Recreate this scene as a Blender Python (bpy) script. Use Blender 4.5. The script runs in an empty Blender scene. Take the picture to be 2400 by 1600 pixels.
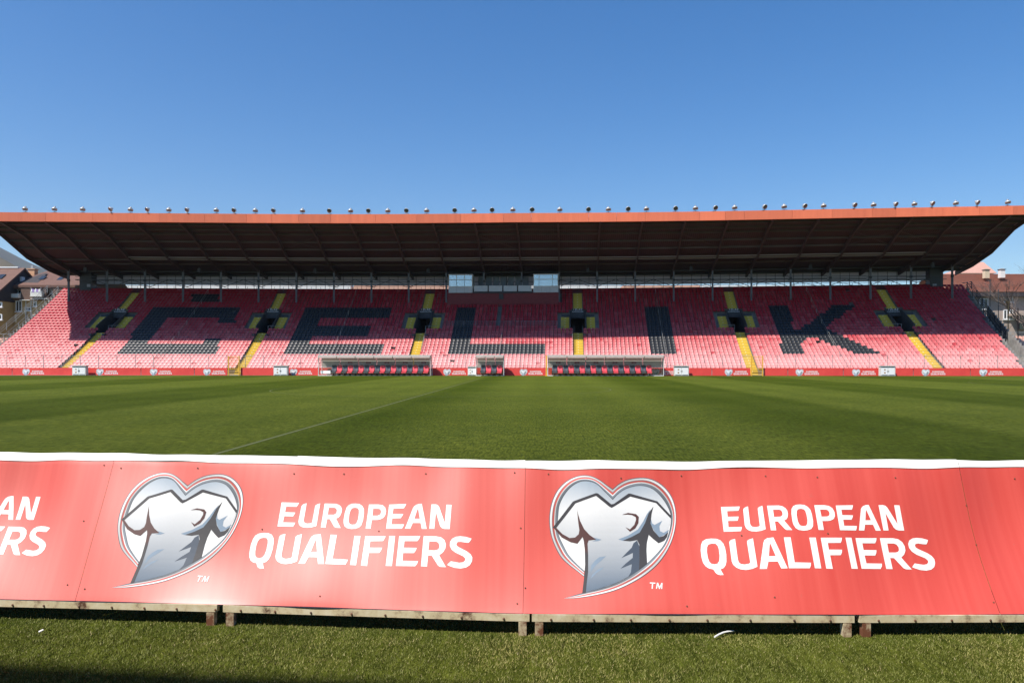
import bpy, bmesh, math, random
import numpy as np
from mathutils import Vector, Matrix
from mathutils.geometry import delaunay_2d_cdt
random.seed(7); np.random.seed(7)
sc = bpy.context.scene
C = sc.collection
R = math.radians

# ------------------------------------------------------------------ camera, sky, sun, exposure
F = 1780.0      # focal length in 2400 px wide picture units
H = 1.72        # eye height
HY = 845.0      # row of the horizon
cd = bpy.data.cameras.new('camera'); cam = bpy.data.objects.new('camera', cd); C.objects.link(cam)
cam.location = (0, 0, H); cam.rotation_euler = (R(90), 0, 0)
cd.sensor_width = 36; cd.lens = 36 * F / 2400; cd.shift_y = 45 / 2400
cd.clip_start = .1; cd.clip_end = 9000
sc.camera = cam
SUN_EL, SUN_AZ = 55.0, 51.0
w = bpy.data.worlds.new('World'); sc.world = w; w.use_nodes = True
nt = w.node_tree; bg = nt.nodes['Background']
sky = nt.nodes.new('ShaderNodeTexSky'); sky.sky_type = 'NISHITA'; sky.sun_disc = False
sky.sun_elevation = R(SUN_EL); sky.sun_rotation = R(180 + SUN_AZ)
sky.air_density = 1.0; sky.dust_density = .35; sky.ozone_density = 2.2
hs_ = nt.nodes.new('ShaderNodeHueSaturation'); hs_.inputs['Saturation'].default_value = 1.42; hs_.inputs['Hue'].default_value = .505
nt.links.new(sky.outputs[0], hs_.inputs['Color']); nt.links.new(hs_.outputs[0], bg.inputs[0]); bg.inputs[1].default_value = .10
sd = bpy.data.lights.new('sun', 'SUN'); sd.energy = 5.0; sd.angle = R(.53); sd.color = (1, .95, .88)
so = bpy.data.objects.new('sun', sd); C.objects.link(so)
sun_dir = Vector((math.sin(R(SUN_AZ)) * math.cos(R(SUN_EL)), math.cos(R(SUN_AZ)) * math.cos(R(SUN_EL)), -math.sin(R(SUN_EL))))
so.rotation_euler = sun_dir.to_track_quat('-Z', 'Y').to_euler(); so.location = (-40, -40, 80)
vs = sc.view_settings; vs.view_transform = 'Standard'; vs.look = 'None'; vs.exposure = .58; vs.gamma = 1; vs.use_curve_mapping = False

# ------------------------------------------------------------------ materials
def mat(name, c, rough=.6, metal=0., c2=None, scale=8., contrast=.5, bump=0., bscale=60., spec=.5, attr=None, rot=None, stretch=None, trans=0.):
    m = bpy.data.materials.new(name); m.use_nodes = True
    n = m.node_tree; b = n.nodes['Principled BSDF']
    b.inputs['Roughness'].default_value = rough; b.inputs['Metallic'].default_value = metal
    b.inputs['Specular IOR Level'].default_value = spec
    b.inputs['Base Color'].default_value = (*c, 1)
    tc = n.nodes.new('ShaderNodeTexCoord')
    src = tc.outputs['Object']
    if stretch:
        mp = n.nodes.new('ShaderNodeMapping'); mp.inputs['Scale'].default_value = stretch
        n.links.new(src, mp.inputs[0]); src = mp.outputs[0]
    if attr:
        a = n.nodes.new('ShaderNodeAttribute'); a.attribute_name = attr
        n.links.new(a.outputs['Color'], b.inputs['Base Color'])
    elif c2:
        nz = n.nodes.new('ShaderNodeTexNoise'); nz.inputs['Scale'].default_value = scale; nz.inputs['Detail'].default_value = 6; nz.inputs['Roughness'].default_value = .65
        n.links.new(src, nz.inputs['Vector'])
        cr = n.nodes.new('ShaderNodeValToRGB'); cr.color_ramp.elements[0].position = .5 - contrast / 2 * .6; cr.color_ramp.elements[1].position = .5 + contrast / 2 * .6
        cr.color_ramp.elements[0].color = (*c, 1); cr.color_ramp.elements[1].color = (*c2, 1)
        n.links.new(nz.outputs['Fac'], cr.inputs[0]); n.links.new(cr.outputs[0], b.inputs['Base Color'])
    if bump:
        nb = n.nodes.new('ShaderNodeTexNoise'); nb.inputs['Scale'].default_value = bscale; nb.inputs['Detail'].default_value = 4
        n.links.new(src, nb.inputs['Vector'])
        bp = n.nodes.new('ShaderNodeBump'); bp.inputs['Strength'].default_value = bump; bp.inputs['Distance'].default_value = .02
        n.links.new(nb.outputs['Fac'], bp.inputs['Height']); n.links.new(bp.outputs[0], b.inputs['Normal'])
    return m
M = {}
M['seat'] = mat('seat_plastic', (.4, .02, .03), .37, attr='col', spec=.48)
M['concrete'] = mat('concrete', (.15, .145, .14), .9, c2=(.24, .225, .21), scale=1.5, bump=.2, bscale=15)
M['old_concrete'] = mat('weathered_concrete', (.16, .15, .14), .9, c2=(.38, .36, .33), scale=1.2, contrast=.8, bump=.4, bscale=8)
M['dark_concrete'] = mat('dark_concrete', (.055, .06, .065), .9, c2=(.085, .09, .10), scale=2)
M['yellow'] = mat('yellow_step_paint', (.70, .49, .05), .7, c2=(.60, .42, .06), scale=3, contrast=.7)
M['grime'] = mat('grimy_step_joint', (.16, .12, .05), .9)
M['spot'] = mat('white_step_spot', (.75, .73, .68), .7)
M['steel'] = mat('grey_steel', (.20, .22, .24), .5, .2, c2=(.15, .16, .18), scale=2)
M['dark_steel'] = mat('dark_steel', (.045, .05, .055), .55, .2)
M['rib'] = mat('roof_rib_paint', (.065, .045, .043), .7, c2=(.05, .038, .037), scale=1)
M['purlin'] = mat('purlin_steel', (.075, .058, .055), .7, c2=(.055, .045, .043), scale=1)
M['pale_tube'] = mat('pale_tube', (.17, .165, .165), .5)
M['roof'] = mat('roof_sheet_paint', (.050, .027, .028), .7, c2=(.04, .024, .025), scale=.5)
M['roof_top'] = mat('roof_top_sheet', (.45, .2, .14), .6)
M['galv'] = mat('galvanised_steel', (.42, .42, .41), .45, .5, c2=(.34, .34, .33), scale=6)
M['white_metal'] = mat('white_metal', (.68, .67, .63), .5, c2=(.58, .56, .51), scale=4)
M['red_wall'] = mat('dark_red_boarding', (.22, .025, .03), .6, c2=(.17, .02, .025), scale=3)
M['panel'] = mat('pale_grey_panel', (.60, .64, .68), .4, c2=(.52, .57, .62), scale=2)
M['black'] = mat('black_paint', (.015, .016, .018), .5)
M['sign_white'] = mat('sign_lettering', (.8, .8, .82), .5)
M['sign_grey'] = mat('sign_small_print', (.34, .35, .4), .5)
M['alu'] = mat('brushed_aluminium', (.50, .49, .47), .4, .35, c2=(.42, .41, .40), scale=9)
M['lens'] = mat('lamp_glass', (.06, .065, .07), .08, 0, spec=.8)
M['yellow_metal'] = mat('yellow_gate_paint', (.75, .42, .04), .5, c2=(.66, .35, .04), scale=5)
M['rust'] = mat('rusty_pole', (.20, .09, .05), .8, c2=(.10, .06, .05), scale=5)
M['ochre'] = mat('ochre_pole', (.42, .25, .10), .7, c2=(.33, .18, .08), scale=4)
M['banner_white'] = mat('white_hem_vinyl', (.82, .82, .81), .5)
M['art'] = mat('printed_artwork', (.8, .8, .8), .5, attr='col', spec=.3)
M['print'] = mat('white_lettering', (.84, .84, .83), .42, spec=.5)
M['far_red'] = mat('far_board_red', (.78, .075, .06), .5, c2=(.68, .055, .048), scale=.7)
M['vest'] = mat('glossy_black_vinyl', (.085, .085, .085), .32, spec=.9)
M['redvinyl'] = mat('glossy_red_vinyl', (.72, .085, .10), .34, spec=.7)

def fascia_mat():
    m = mat('orange_fascia_paint', (.78, .19, .088), .55, c2=(.66, .15, .07), scale=1.1, contrast=.8, stretch=(1.5, 1.5, .12))
    n = m.node_tree; b = n.nodes['Principled BSDF']; src = b.inputs['Base Color'].links[0].from_socket; oi = n.nodes.new('ShaderNodeObjectInfo'); mr = n.nodes.new('ShaderNodeMapRange'); mr.inputs[3].default_value = .86; mr.inputs[4].default_value = 1.1; n.links.new(oi.outputs['Random'], mr.inputs[0]); hv = n.nodes.new('ShaderNodeHueSaturation'); n.links.new(mr.outputs[0], hv.inputs['Value']); n.links.new(src, hv.inputs['Color']); n.links.new(hv.outputs[0], b.inputs['Base Color'])
    return m
M['fascia'] = fascia_mat()

def glass_mat(name, tint=(.9, .95, 1), rough=.03, mixf=.75):
    m = bpy.data.materials.new(name); m.use_nodes = True; n = m.node_tree
    n.nodes.remove(n.nodes['Principled BSDF'])
    out = n.nodes['Material Output']
    t = n.nodes.new('ShaderNodeBsdfTransparent'); t.inputs[0].default_value = (*tint, 1)
    g = n.nodes.new('ShaderNodeBsdfGlossy'); g.inputs['Roughness'].default_value = rough; g.inputs[0].default_value = (.9, .95, 1, 1)
    fr = n.nodes.new('ShaderNodeFresnel'); fr.inputs[0].default_value = 1.5
    ad = n.nodes.new('ShaderNodeMath'); ad.operation = 'ADD'; ad.inputs[1].default_value = 1 - mixf; ad.use_clamp = True
    mx = n.nodes.new('ShaderNodeMixShader')
    n.links.new(fr.outputs[0], ad.inputs[0]); n.links.new(ad.outputs[0], mx.inputs[0])
    n.links.new(t.outputs[0], mx.inputs[1]); n.links.new(g.outputs[0], mx.inputs[2]); n.links.new(mx.outputs[0], out.inputs[0])
    return m
M['glass'] = glass_mat('window_glass', mixf=.78)
M['clear'] = glass_mat('clear_sheet', (.92, .9, .88), .15, .9)
M['house_glass'] = mat('house_window_glass', (.03, .035, .04), .08, spec=.8)

def translucent(name, c, tf=.6):
    m = bpy.data.materials.new(name); m.use_nodes = True; n = m.node_tree
    n.nodes.remove(n.nodes['Principled BSDF']); out = n.nodes['Material Output']
    a = n.nodes.new('ShaderNodeBsdfTranslucent'); a.inputs[0].default_value = (*c, 1)
    d = n.nodes.new('ShaderNodeBsdfDiffuse'); d.inputs[0].default_value = (*c, 1)
    mx = n.nodes.new('ShaderNodeMixShader'); mx.inputs[0].default_value = tf
    n.links.new(d.outputs[0], mx.inputs[1]); n.links.new(a.outputs[0], mx.inputs[2]); n.links.new(mx.outputs[0], out.inputs[0])
    return m
M['poly'] = translucent('frosted_pane', (.55, .555, .57), .55)
M['dugout_roof'] = translucent('dugout_polycarbonate', (.42, .38, .33), .28)
_n = M['dugout_roof'].node_tree; _mx = _n.nodes.new('ShaderNodeMixShader'); _t = _n.nodes.new('ShaderNodeBsdfTransparent'); _t.inputs[0].default_value = (.9, .86, .82, 1); _mx.inputs[0].default_value = .04
_o = _n.nodes['Material Output']; _n.links.new(_o.inputs[0].links[0].from_socket, _mx.inputs[1]); _n.links.new(_t.outputs[0], _mx.inputs[2]); _n.links.new(_mx.outputs[0], _o.inputs[0])
M['lip'] = mat('pale_pink_polycarbonate', (.40, .31, .27), .5, c2=(.33, .26, .22), scale=2)
M['dugout_back'] = mat('dugout_back_panel', (.40, .375, .33), .6, c2=(.33, .31, .27), scale=2)

def rail_mat():
    m = mat('flaking_cream_paint', (.56, .50, .38), .7)
    n = m.node_tree; b = n.nodes['Principled BSDF']; tc = n.nodes.new('ShaderNodeTexCoord')
    nz = n.nodes.new('ShaderNodeTexNoise'); nz.inputs['Scale'].default_value = 9; nz.inputs['Detail'].default_value = 9; nz.inputs['Roughness'].default_value = .72
    n.links.new(tc.outputs['Object'], nz.inputs[0])
    cr = n.nodes.new('ShaderNodeValToRGB'); e = cr.color_ramp.elements
    e[0].position = .33; e[0].color = (.11, .05, .028, 1); e[1].position = .40; e[1].color = (.42, .33, .22, 1)
    x = e.new(.47); x.color = (.60, .51, .33, 1); x = e.new(.66); x.color = (.72, .66, .50, 1)
    n.links.new(nz.outputs['Fac'], cr.inputs[0]); n.links.new(cr.outputs[0], b.inputs['Base Color'])
    return m
M['rail'] = rail_mat()
def leg_mat():
    m = rail_mat(); m.name = 'rusty_leg_paint'
    e = [n for n in m.node_tree.nodes if n.type == 'VALTORGB'][0].color_ramp.elements
    e[0].position = .46; e[0].color = (.16, .06, .03, 1); e[1].position = .55
    e[2].position = .62; e[3].position = .75
    return m
M['leg'] = leg_mat()

def banner_mat():
    m = mat('red_banner_vinyl', (.62, .045, .05), .48, spec=.95)
    n = m.node_tree; b = n.nodes['Principled BSDF']; tc = n.nodes.new('ShaderNodeTexCoord')
    # fine weave of the cloth and faint vertical printer bands
    nz = n.nodes.new('ShaderNodeTexNoise'); nz.inputs['Scale'].default_value = 1.0; nz.inputs['Detail'].default_value = 2
    mp = n.nodes.new('ShaderNodeMapping'); mp.inputs['Scale'].default_value = (22, .4, .4)
    n.links.new(tc.outputs['Object'], mp.inputs[0]); n.links.new(mp.outputs[0], nz.inputs[0])
    cr = n.nodes.new('ShaderNodeValToRGB'); e = cr.color_ramp.elements
    e[0].position = .3; e[0].color = (.57, .058, .044, 1); e[1].position = .7; e[1].color = (.62, .078, .060, 1)
    n.links.new(nz.outputs['Fac'], cr.inputs[0]); n.links.new(cr.outputs[0], b.inputs['Base Color'])
    wv = n.nodes.new('ShaderNodeTexNoise'); wv.inputs['Scale'].default_value = 260; wv.inputs['Detail'].default_value = 2
    n.links.new(tc.outputs['Object'], wv.inputs[0])
    bp = n.nodes.new('ShaderNodeBump'); bp.inputs['Strength'].default_value = .12; bp.inputs['Distance'].default_value = .002
    n.links.new(wv.outputs['Fac'], bp.inputs['Height']); n.links.new(bp.outputs[0], b.inputs['Normal'])
    # splashes of dried mud and scuffs
    dn = n.nodes.new('ShaderNodeTexNoise'); dn.inputs['Scale'].default_value = 14; dn.inputs['Detail'].default_value = 8; dn.inputs['Roughness'].default_value = .7; n.links.new(tc.outputs['Object'], dn.inputs[0])
    dr = n.nodes.new('ShaderNodeValToRGB'); dr.color_ramp.elements[0].position = .64; dr.color_ramp.elements[0].color = (0, 0, 0, 1); dr.color_ramp.elements[1].position = .76; dr.color_ramp.elements[1].color = (.55, .55, .55, 1)
    n.links.new(dn.outputs['Fac'], dr.inputs[0])
    dm = n.nodes.new('ShaderNodeMix'); dm.data_type = 'RGBA'; n.links.new(dr.outputs[0], dm.inputs[0]); n.links.new(cr.outputs[0], dm.inputs[6]); dm.inputs[7].default_value = (.40, .12, .09, 1)
    n.links.new(dm.outputs[2], b.inputs['Base Color'])
    return m
M['banner'] = banner_mat()

PYAW = R(2.3)   # the pitch is turned this much against the camera
def pitch_mat():
    m = mat('pitch_grass', (.06, .09, .02), .9, spec=.04)
    n = m.node_tree; b = n.nodes['Principled BSDF']; L = n.links
    tc = n.nodes.new('ShaderNodeTexCoord')
    mp = n.nodes.new('ShaderNodeMapping'); mp.inputs['Rotation'].default_value = (0, 0, PYAW); L.new(tc.outputs['Object'], mp.inputs[0])
    sx = n.nodes.new('ShaderNodeSeparateXYZ'); L.new(mp.outputs[0], sx.inputs[0])
    wob = n.nodes.new('ShaderNodeTexNoise'); wob.inputs['Scale'].default_value = .12; wob.inputs['Detail'].default_value = 3; L.new(tc.outputs['Object'], wob.inputs[0])
    wm = n.nodes.new('ShaderNodeMath'); wm.operation = 'MULTIPLY_ADD'; wm.inputs[1].default_value = .9; wm.inputs[2].default_value = -.45; L.new(wob.outputs['Fac'], wm.inputs[0])
    ad = n.nodes.new('ShaderNodeMath'); L.new(sx.outputs['X'], ad.inputs[0]); L.new(wm.outputs[0], ad.inputs[1])
    mr = n.nodes.new('ShaderNodeMapRange'); mr.inputs[1].default_value = -62; mr.inputs[2].default_value = 58; L.new(ad.outputs[0], mr.inputs[0])
    cr = n.nodes.new('ShaderNodeValToRGB'); cr.color_ramp.interpolation = 'LINEAR'
    edges = [-47, -38, -30, -22.5, -15, -6.0, -3.4, 5.7, 11, 17, 24, 32, 41]
    el = cr.color_ramp.elements
    el[0].position = 0; el[0].color = (0, 0, 0, 1); el[1].position = 1; el[1].color = (.5, .5, .5, 1)
    v = 0
    for q in edges:
        wd = .55
        for k, val in ((q - wd, v), (q + wd, 1 - v)):
            x = el.new((k + 62) / 120); x.color = (val, val, val, 1)
        v = 1 - v
    L.new(mr.outputs[0], cr.inputs[0])
    # cross mowing bands
    wv = n.nodes.new('ShaderNodeTexWave'); wv.wave_type = 'BANDS'; wv.bands_direction = 'Y'; wv.inputs['Scale'].default_value = .028; wv.inputs['Distortion'].default_value = 1.0; wv.inputs['Detail'].default_value = 1; wv.inputs['Detail Scale'].default_value = .3
    L.new(mp.outputs[0], wv.inputs[0])
    # single mower passes, about 1.3 m wide, inside the broad stripes
    ps = n.nodes.new('ShaderNodeTexWave'); ps.wave_type = 'BANDS'; ps.bands_direction = 'X'; ps.inputs['Scale'].default_value = .12; ps.inputs['Distortion'].default_value = .6; ps.inputs['Detail'].default_value = 2; ps.inputs['Detail Scale'].default_value = .2
    L.new(mp.outputs[0], ps.inputs[0])
    b0 = n.nodes.new('ShaderNodeMix'); b0.data_type = 'FLOAT'; b0.inputs[0].default_value = .5; L.new(wv.outputs['Fac'], b0.inputs[2]); L.new(ps.outputs['Fac'], b0.inputs[3])
    bl = n.nodes.new('ShaderNodeMix'); bl.data_type = 'FLOAT'; bl.inputs[0].default_value = .36
    L.new(cr.outputs[0], bl.inputs[2]); L.new(b0.outputs[0], bl.inputs[3])
    n1 = n.nodes.new('ShaderNodeTexNoise'); n1.inputs['Scale'].default_value = .45; n1.inputs['Detail'].default_value = 6; n1.inputs['Roughness'].default_value = .6; L.new(tc.outputs['Object'], n1.inputs[0])
    n2 = n.nodes.new('ShaderNodeTexNoise'); n2.inputs['Scale'].default_value = 22; n2.inputs['Detail'].default_value = 8; n2.inputs['Roughness'].default_value = .75; m2 = n.nodes.new('ShaderNodeMapping'); m2.inputs['Scale'].default_value = (1, .13, 1); L.new(mp.outputs[0], m2.inputs[0]); L.new(m2.outputs[0], n2.inputs[0])
    base = n.nodes.new('ShaderNodeMix'); base.data_type = 'RGBA'; L.new(bl.outputs[0], base.inputs[0])
    base.inputs[6].default_value = (.041, .059, .009, 1); base.inputs[7].default_value = (.084, .105, .024, 1)
    patch = n.nodes.new('ShaderNodeMix'); patch.data_type = 'RGBA'; patch.blend_type = 'MULTIPLY'; patch.inputs[0].default_value = 1
    r1 = n.nodes.new('ShaderNodeValToRGB'); r1.color_ramp.elements[0].position = .32; r1.color_ramp.elements[0].color = (.88, .90, .88, 1); r1.color_ramp.elements[1].position = .68; r1.color_ramp.elements[1].color = (1.12, 1.08, 1.02, 1)
    L.new(n1.outputs['Fac'], r1.inputs[0]); L.new(base.outputs[2], patch.inputs[6]); L.new(r1.outputs[0], patch.inputs[7])
    fine = n.nodes.new('ShaderNodeMix'); fine.data_type = 'RGBA'; fine.blend_type = 'MULTIPLY'; fine.inputs[0].default_value = 1
    r2 = n.nodes.new('ShaderNodeValToRGB'); r2.color_ramp.elements[0].position = .34; r2.color_ramp.elements[0].color = (.36, .40, .32, 1); r2.color_ramp.elements[1].position = .66; r2.color_ramp.elements[1].color = (1.64, 1.58, 1.5, 1)
    L.new(n2.outputs['Fac'], r2.inputs[0]); L.new(patch.outputs[2], fine.inputs[6]); L.new(r2.outputs[0], fine.inputs[7])
    n3 = n.nodes.new('ShaderNodeTexNoise'); n3.inputs['Scale'].default_value = 3.2; n3.inputs['Detail'].default_value = 9; n3.inputs['Roughness'].default_value = .8; L.new(tc.outputs['Object'], n3.inputs[0])
    r3 = n.nodes.new('ShaderNodeValToRGB'); r3.color_ramp.elements[0].position = .34; r3.color_ramp.elements[0].color = (.66, .70, .62, 1); r3.color_ramp.elements[1].position = .66; r3.color_ramp.elements[1].color = (1.34, 1.28, 1.25, 1)
    L.new(n3.outputs['Fac'], r3.inputs[0]); f3 = n.nodes.new('ShaderNodeMix'); f3.data_type = 'RGBA'; f3.blend_type = 'MULTIPLY'; f3.inputs[0].default_value = 1; L.new(fine.outputs[2], f3.inputs[6]); L.new(r3.outputs[0], f3.inputs[7])
    # the near half is coloured deeper to paint in shade between its blades
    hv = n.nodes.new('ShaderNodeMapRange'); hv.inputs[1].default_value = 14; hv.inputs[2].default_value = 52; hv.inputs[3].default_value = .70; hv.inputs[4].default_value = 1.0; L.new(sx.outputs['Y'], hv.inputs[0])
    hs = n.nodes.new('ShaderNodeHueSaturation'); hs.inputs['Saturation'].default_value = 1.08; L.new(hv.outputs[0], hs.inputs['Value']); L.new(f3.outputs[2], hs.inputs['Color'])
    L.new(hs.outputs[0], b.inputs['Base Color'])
    bp = n.nodes.new('ShaderNodeBump'); bp.inputs['Strength'].default_value = .7; bp.inputs['Distance'].default_value = .03
    L.new(n2.outputs['Fac'], bp.inputs['Height']); L.new(bp.outputs[0], b.inputs['Normal'])
    return m
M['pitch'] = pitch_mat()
M['blade'] = mat('grass_blade', (.07, .1, .02), .6, attr='col', spec=.25)
M['mark'] = mat('worn_line_paint', (.050, .064, .012), .9, c2=(.082, .090, .024), scale=3, contrast=.7)
M['earth'] = mat('town_ground', (.17, .16, .12), .95, c2=(.10, .12, .06), scale=.05)

# ------------------------------------------------------------------ object helpers
def link(name, me, parent=None, m=None):
    o = bpy.data.objects.new(name, me); C.objects.link(o)
    if m is not None and me is not None and len(me.materials) == 0:
        for q in (m if isinstance(m, (list, tuple)) else [m]): me.materials.append(q)
    if parent is not None: o.parent = parent
    return o
def tag(o, label=None, cat=None, group=None, kind=None):
    for k, v in (('label', label), ('category', cat), ('group', group), ('kind', kind)):
        if v: o[k] = v
    return o
def empty(name, loc, rz=0, label=None, cat=None, group=None):
    o = bpy.data.objects.new(name, None); C.objects.link(o); o.location = loc; o.rotation_euler = (0, 0, rz); o.empty_display_size = .3
    return tag(o, label, cat, group)
def world_child(o):
    """mesh given in world coordinates under a translated (unrotated) Empty"""
    p = o.parent; off = Vector((0, 0, 0))
    while p is not None: off += p.location if p.type == 'EMPTY' else Vector((0, 0, 0)); p = p.parent
    o.data.transform(Matrix.Translation(-off)); return o
class MB:
    def __init__(s): s.v = []; s.f = []; s.mi = []; s.c = []
    def poly(s, pts, mi=0, col=None):
        k = len(s.v); s.v += [tuple(p) for p in pts]; s.f.append(tuple(range(k, k + len(pts)))); s.mi.append(mi)
        s.c += [col or (1, 1, 1, 1)] * len(pts); return s
    def mesh(s, pts, faces, mi=0):
        k = len(s.v); s.v += [tuple(p) for p in pts]; s.c += [(1, 1, 1, 1)] * len(pts)
        for f in faces: s.f.append(tuple(i + k for i in f)); s.mi.append(mi)
        return s
    def box(s, c, d, mi=0, mx=None):
        x, y, z = c; a, b, e = d[0] / 2, d[1] / 2, d[2] / 2
        P = [Vector((x + i * a, y + j * b, z + k * e)) for k in (-1, 1) for j in (-1, 1) for i in (-1, 1)]
        if mx is not None: P = [mx @ p for p in P]
        return s.mesh(P, [(0, 2, 3, 1), (4, 5, 7, 6), (0, 1, 5, 4), (2, 6, 7, 3), (0, 4, 6, 2), (1, 3, 7, 5)], mi)
    def bar(s, a, b, wd, ht=None, mi=0, up=(0, 0, 1)):
        a = Vector(a); b = Vector(b); d = b - a; ht = ht or wd
        q = d.normalized(); u = Vector(up)
        if abs(q.dot(u)) > .98: u = Vector((0, 1, 0))
        x = q.cross(u).normalized() * wd / 2; y = x.cross(q).normalized() * ht / 2
        P = [a - x - y, a + x - y, a + x + y, a - x + y, b - x - y, b + x - y, b + x + y, b - x + y]
        return s.mesh(P, [(0, 1, 2, 3), (7, 6, 5, 4), (0, 4, 5, 1), (1, 5, 6, 2), (2, 6, 7, 3), (3, 7, 4, 0)], mi)
    def tube(s, pts, r, n=6, mi=0, r2=None):
        pts = [Vector(p) for p in pts]; k0 = []; r2 = r if r2 is None else r2
        P = []; Fc = []
        for i, p in enumerate(pts):
            d = (pts[min(i + 1, len(pts) - 1)] - pts[max(i - 1, 0)]).normalized()
            u = Vector((0, 0, 1)) if abs(d.z) < .9 else Vector((1, 0, 0))
            x = d.cross(u).normalized(); y = x.cross(d).normalized(); rr = r + (r2 - r) * i / max(1, len(pts) - 1)
            for j in range(n):
                t = 2 * math.pi * j / n; P.append(p + x * math.cos(t) * rr + y * math.sin(t) * rr)
        for i in range(len(pts) - 1):
            for j in range(n):
                a = i * n + j; b = i * n + (j + 1) % n; Fc.append((a, b, b + n, a + n))
        Fc.append(tuple(range(n))[::-1]); Fc.append(tuple(range(len(P) - n, len(P))))
        return s.mesh(P, Fc, mi)
    def lathe(s, prof, mx=None, n=16, mi=0):
        P = []; Fc = []
        for r, z in prof:
            for j in range(n):
                t = 2 * math.pi * j / n; p = Vector((r * math.cos(t), r * math.sin(t), z)); P.append(mx @ p if mx is not None else p)
        for i in range(len(prof) - 1):
            for j in range(n):
                a = i * n + j; b = i * n + (j + 1) % n; Fc.append((a, b, b + n, a + n))
        return s.mesh(P, Fc, mi)
    def data(s, name, col=False):
        me = bpy.data.meshes.new(name); me.from_pydata(s.v, [], s.f)
        if any(s.mi): me.polygons.foreach_set('material_index', s.mi)
        if col:
            a = me.color_attributes.new('col', 'FLOAT_COLOR', 'POINT'); a.data.foreach_set('color', np.array(s.c, dtype=np.float32).ravel())
        me.update(); return me
    def build(s, name, m, parent=None, smooth=False, wc=False):
        me = s.data(name); o = link(name, me, parent, m)
        if smooth: me.polygons.foreach_set('use_smooth', [True] * len(me.polygons))
        if wc and parent is not None: world_child(o)
        return o
def np_mesh(name, V, Fc, m, cols=None, parent=None):
    me = bpy.data.meshes.new(name); k = Fc.shape[1]
    me.vertices.add(len(V)); me.vertices.foreach_set('co', V.astype(np.float32).ravel())
    me.loops.add(Fc.size); me.loops.foreach_set('vertex_index', Fc.astype(np.int32).ravel())
    me.polygons.add(len(Fc)); me.polygons.foreach_set('loop_start', np.arange(0, Fc.size, k, dtype=np.int32))
    me.update(calc_edges=True)
    if cols is not None:
        a = me.color_attributes.new('col', 'FLOAT_COLOR', 'POINT'); a.data.foreach_set('color', cols.astype(np.float32).ravel())
    return link(name, me, parent, m)
def copy_to(o, parent=None, **kw):
    c = o.copy(); C.objects.link(c); c.parent = parent
    for k, v in kw.items(): setattr(c, k, v)
    return c
def copy_tree(o, parent=None):
    c = copy_to(o, parent)
    for ch in KIDS.get(o.name, []): copy_tree(ch, c)
    return c
KIDS = {}
def kid(parent, o): KIDS.setdefault(parent.name, []).append(o); return o

# ------------------------------------------------------------------ plan of the curved grandstand: s along the front row, u back, z up
AL = math.atan(-90 / F); AR = math.atan(258 / F); SA, SB = -32.7, 29.2; Y0 = 93.95
def ang(s): return AL + (AR - AL) * min(1, max(0, (s - SA) / (SB - SA)))
DS = .05; NP = 1900
_P = {0: (0., Y0)}
x, y = 0., Y0
for k in range(NP):
    a = ang((k + .5) * DS); x += math.cos(a) * DS; y -= math.sin(a) * DS; _P[k + 1] = (x, y)
x, y = 0., Y0
for k in range(NP):
    a = ang(-(k + .5) * DS); x -= math.cos(a) * DS; y += math.sin(a) * DS; _P[-k - 1] = (x, y)
def pt(s, u):
    i = math.floor(s / DS); t = s / DS - i; a = _P[i]; b = _P[i + 1]; an = ang(s)
    return (a[0] + (b[0] - a[0]) * t + u * math.sin(an), a[1] + (b[1] - a[1]) * t + u * math.cos(an))
def p3(s, u, z): x, y = pt(s, u); return Vector((x, y, z))
def frame(s, u, z): return Matrix.Translation(p3(s, u, z)) @ Matrix.Rotation(-ang(s), 4, 'Z')
def pix(p): return (1200 + F * p[0] / p[1], HY - (p[2] - H) * F / p[1])
def s_at(px, u):
    lo, hi = -90., 90.
    for _ in range(50):
        m = (lo + hi) / 2
        if pix((*pt(m, u), 0))[0] < px: lo = m
        else: hi = m
    return lo
def z_at(py, Y): return H + (HY - py) * Y / F
NR = 30; RUN = .70
def zr(i): return z_at(857 - 6.1 * i, Y0 + RUN * i)
def zf(i): return zr(i) - .56 if i >= 0 else 0.
S_L = -65.75
def S_R(i): return 58.95 + 1.95 * i / 29
def sweep(mb, prof, s0, s1, ds=1.6, mi=0, closed=False, caps=False):
    n = max(1, int(math.ceil((s1 - s0) / ds))); k = len(prof); P = []; Fc = []
    for j in range(n + 1):
        s = s0 + (s1 - s0) * j / n
        for q in prof: u, z = q(s) if callable(q) else q; P.append(p3(s, u, z))
    for j in range(n):
        for i in range(k if closed else k - 1):
            a = j * k + i; b = j * k + (i + 1) % k; Fc.append((a, b, b + k, a + k))
    if caps: Fc.append(tuple(range(k))); Fc.append(tuple(range(len(P) - k, len(P)))[::-1])
    mb.mesh(P, Fc, mi); return mb

AISLES = [s_at(q, 2.8) for q in (177, 581, 970, 1356, 1753, 2177)]
PB0, PB1 = s_at(1048, 17.2), s_at(1311, 17.2)
base = pt(0, 0)
GS = empty('grandstand', (base[0], base[1], 0), 0, 'long covered grandstand with red seats spelling black letters under a dark cantilever roof', 'grandstand')
def gpart(name, mb, m, parent=None, smooth=False): return mb.build(name, m, parent or GS, smooth, True)

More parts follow.
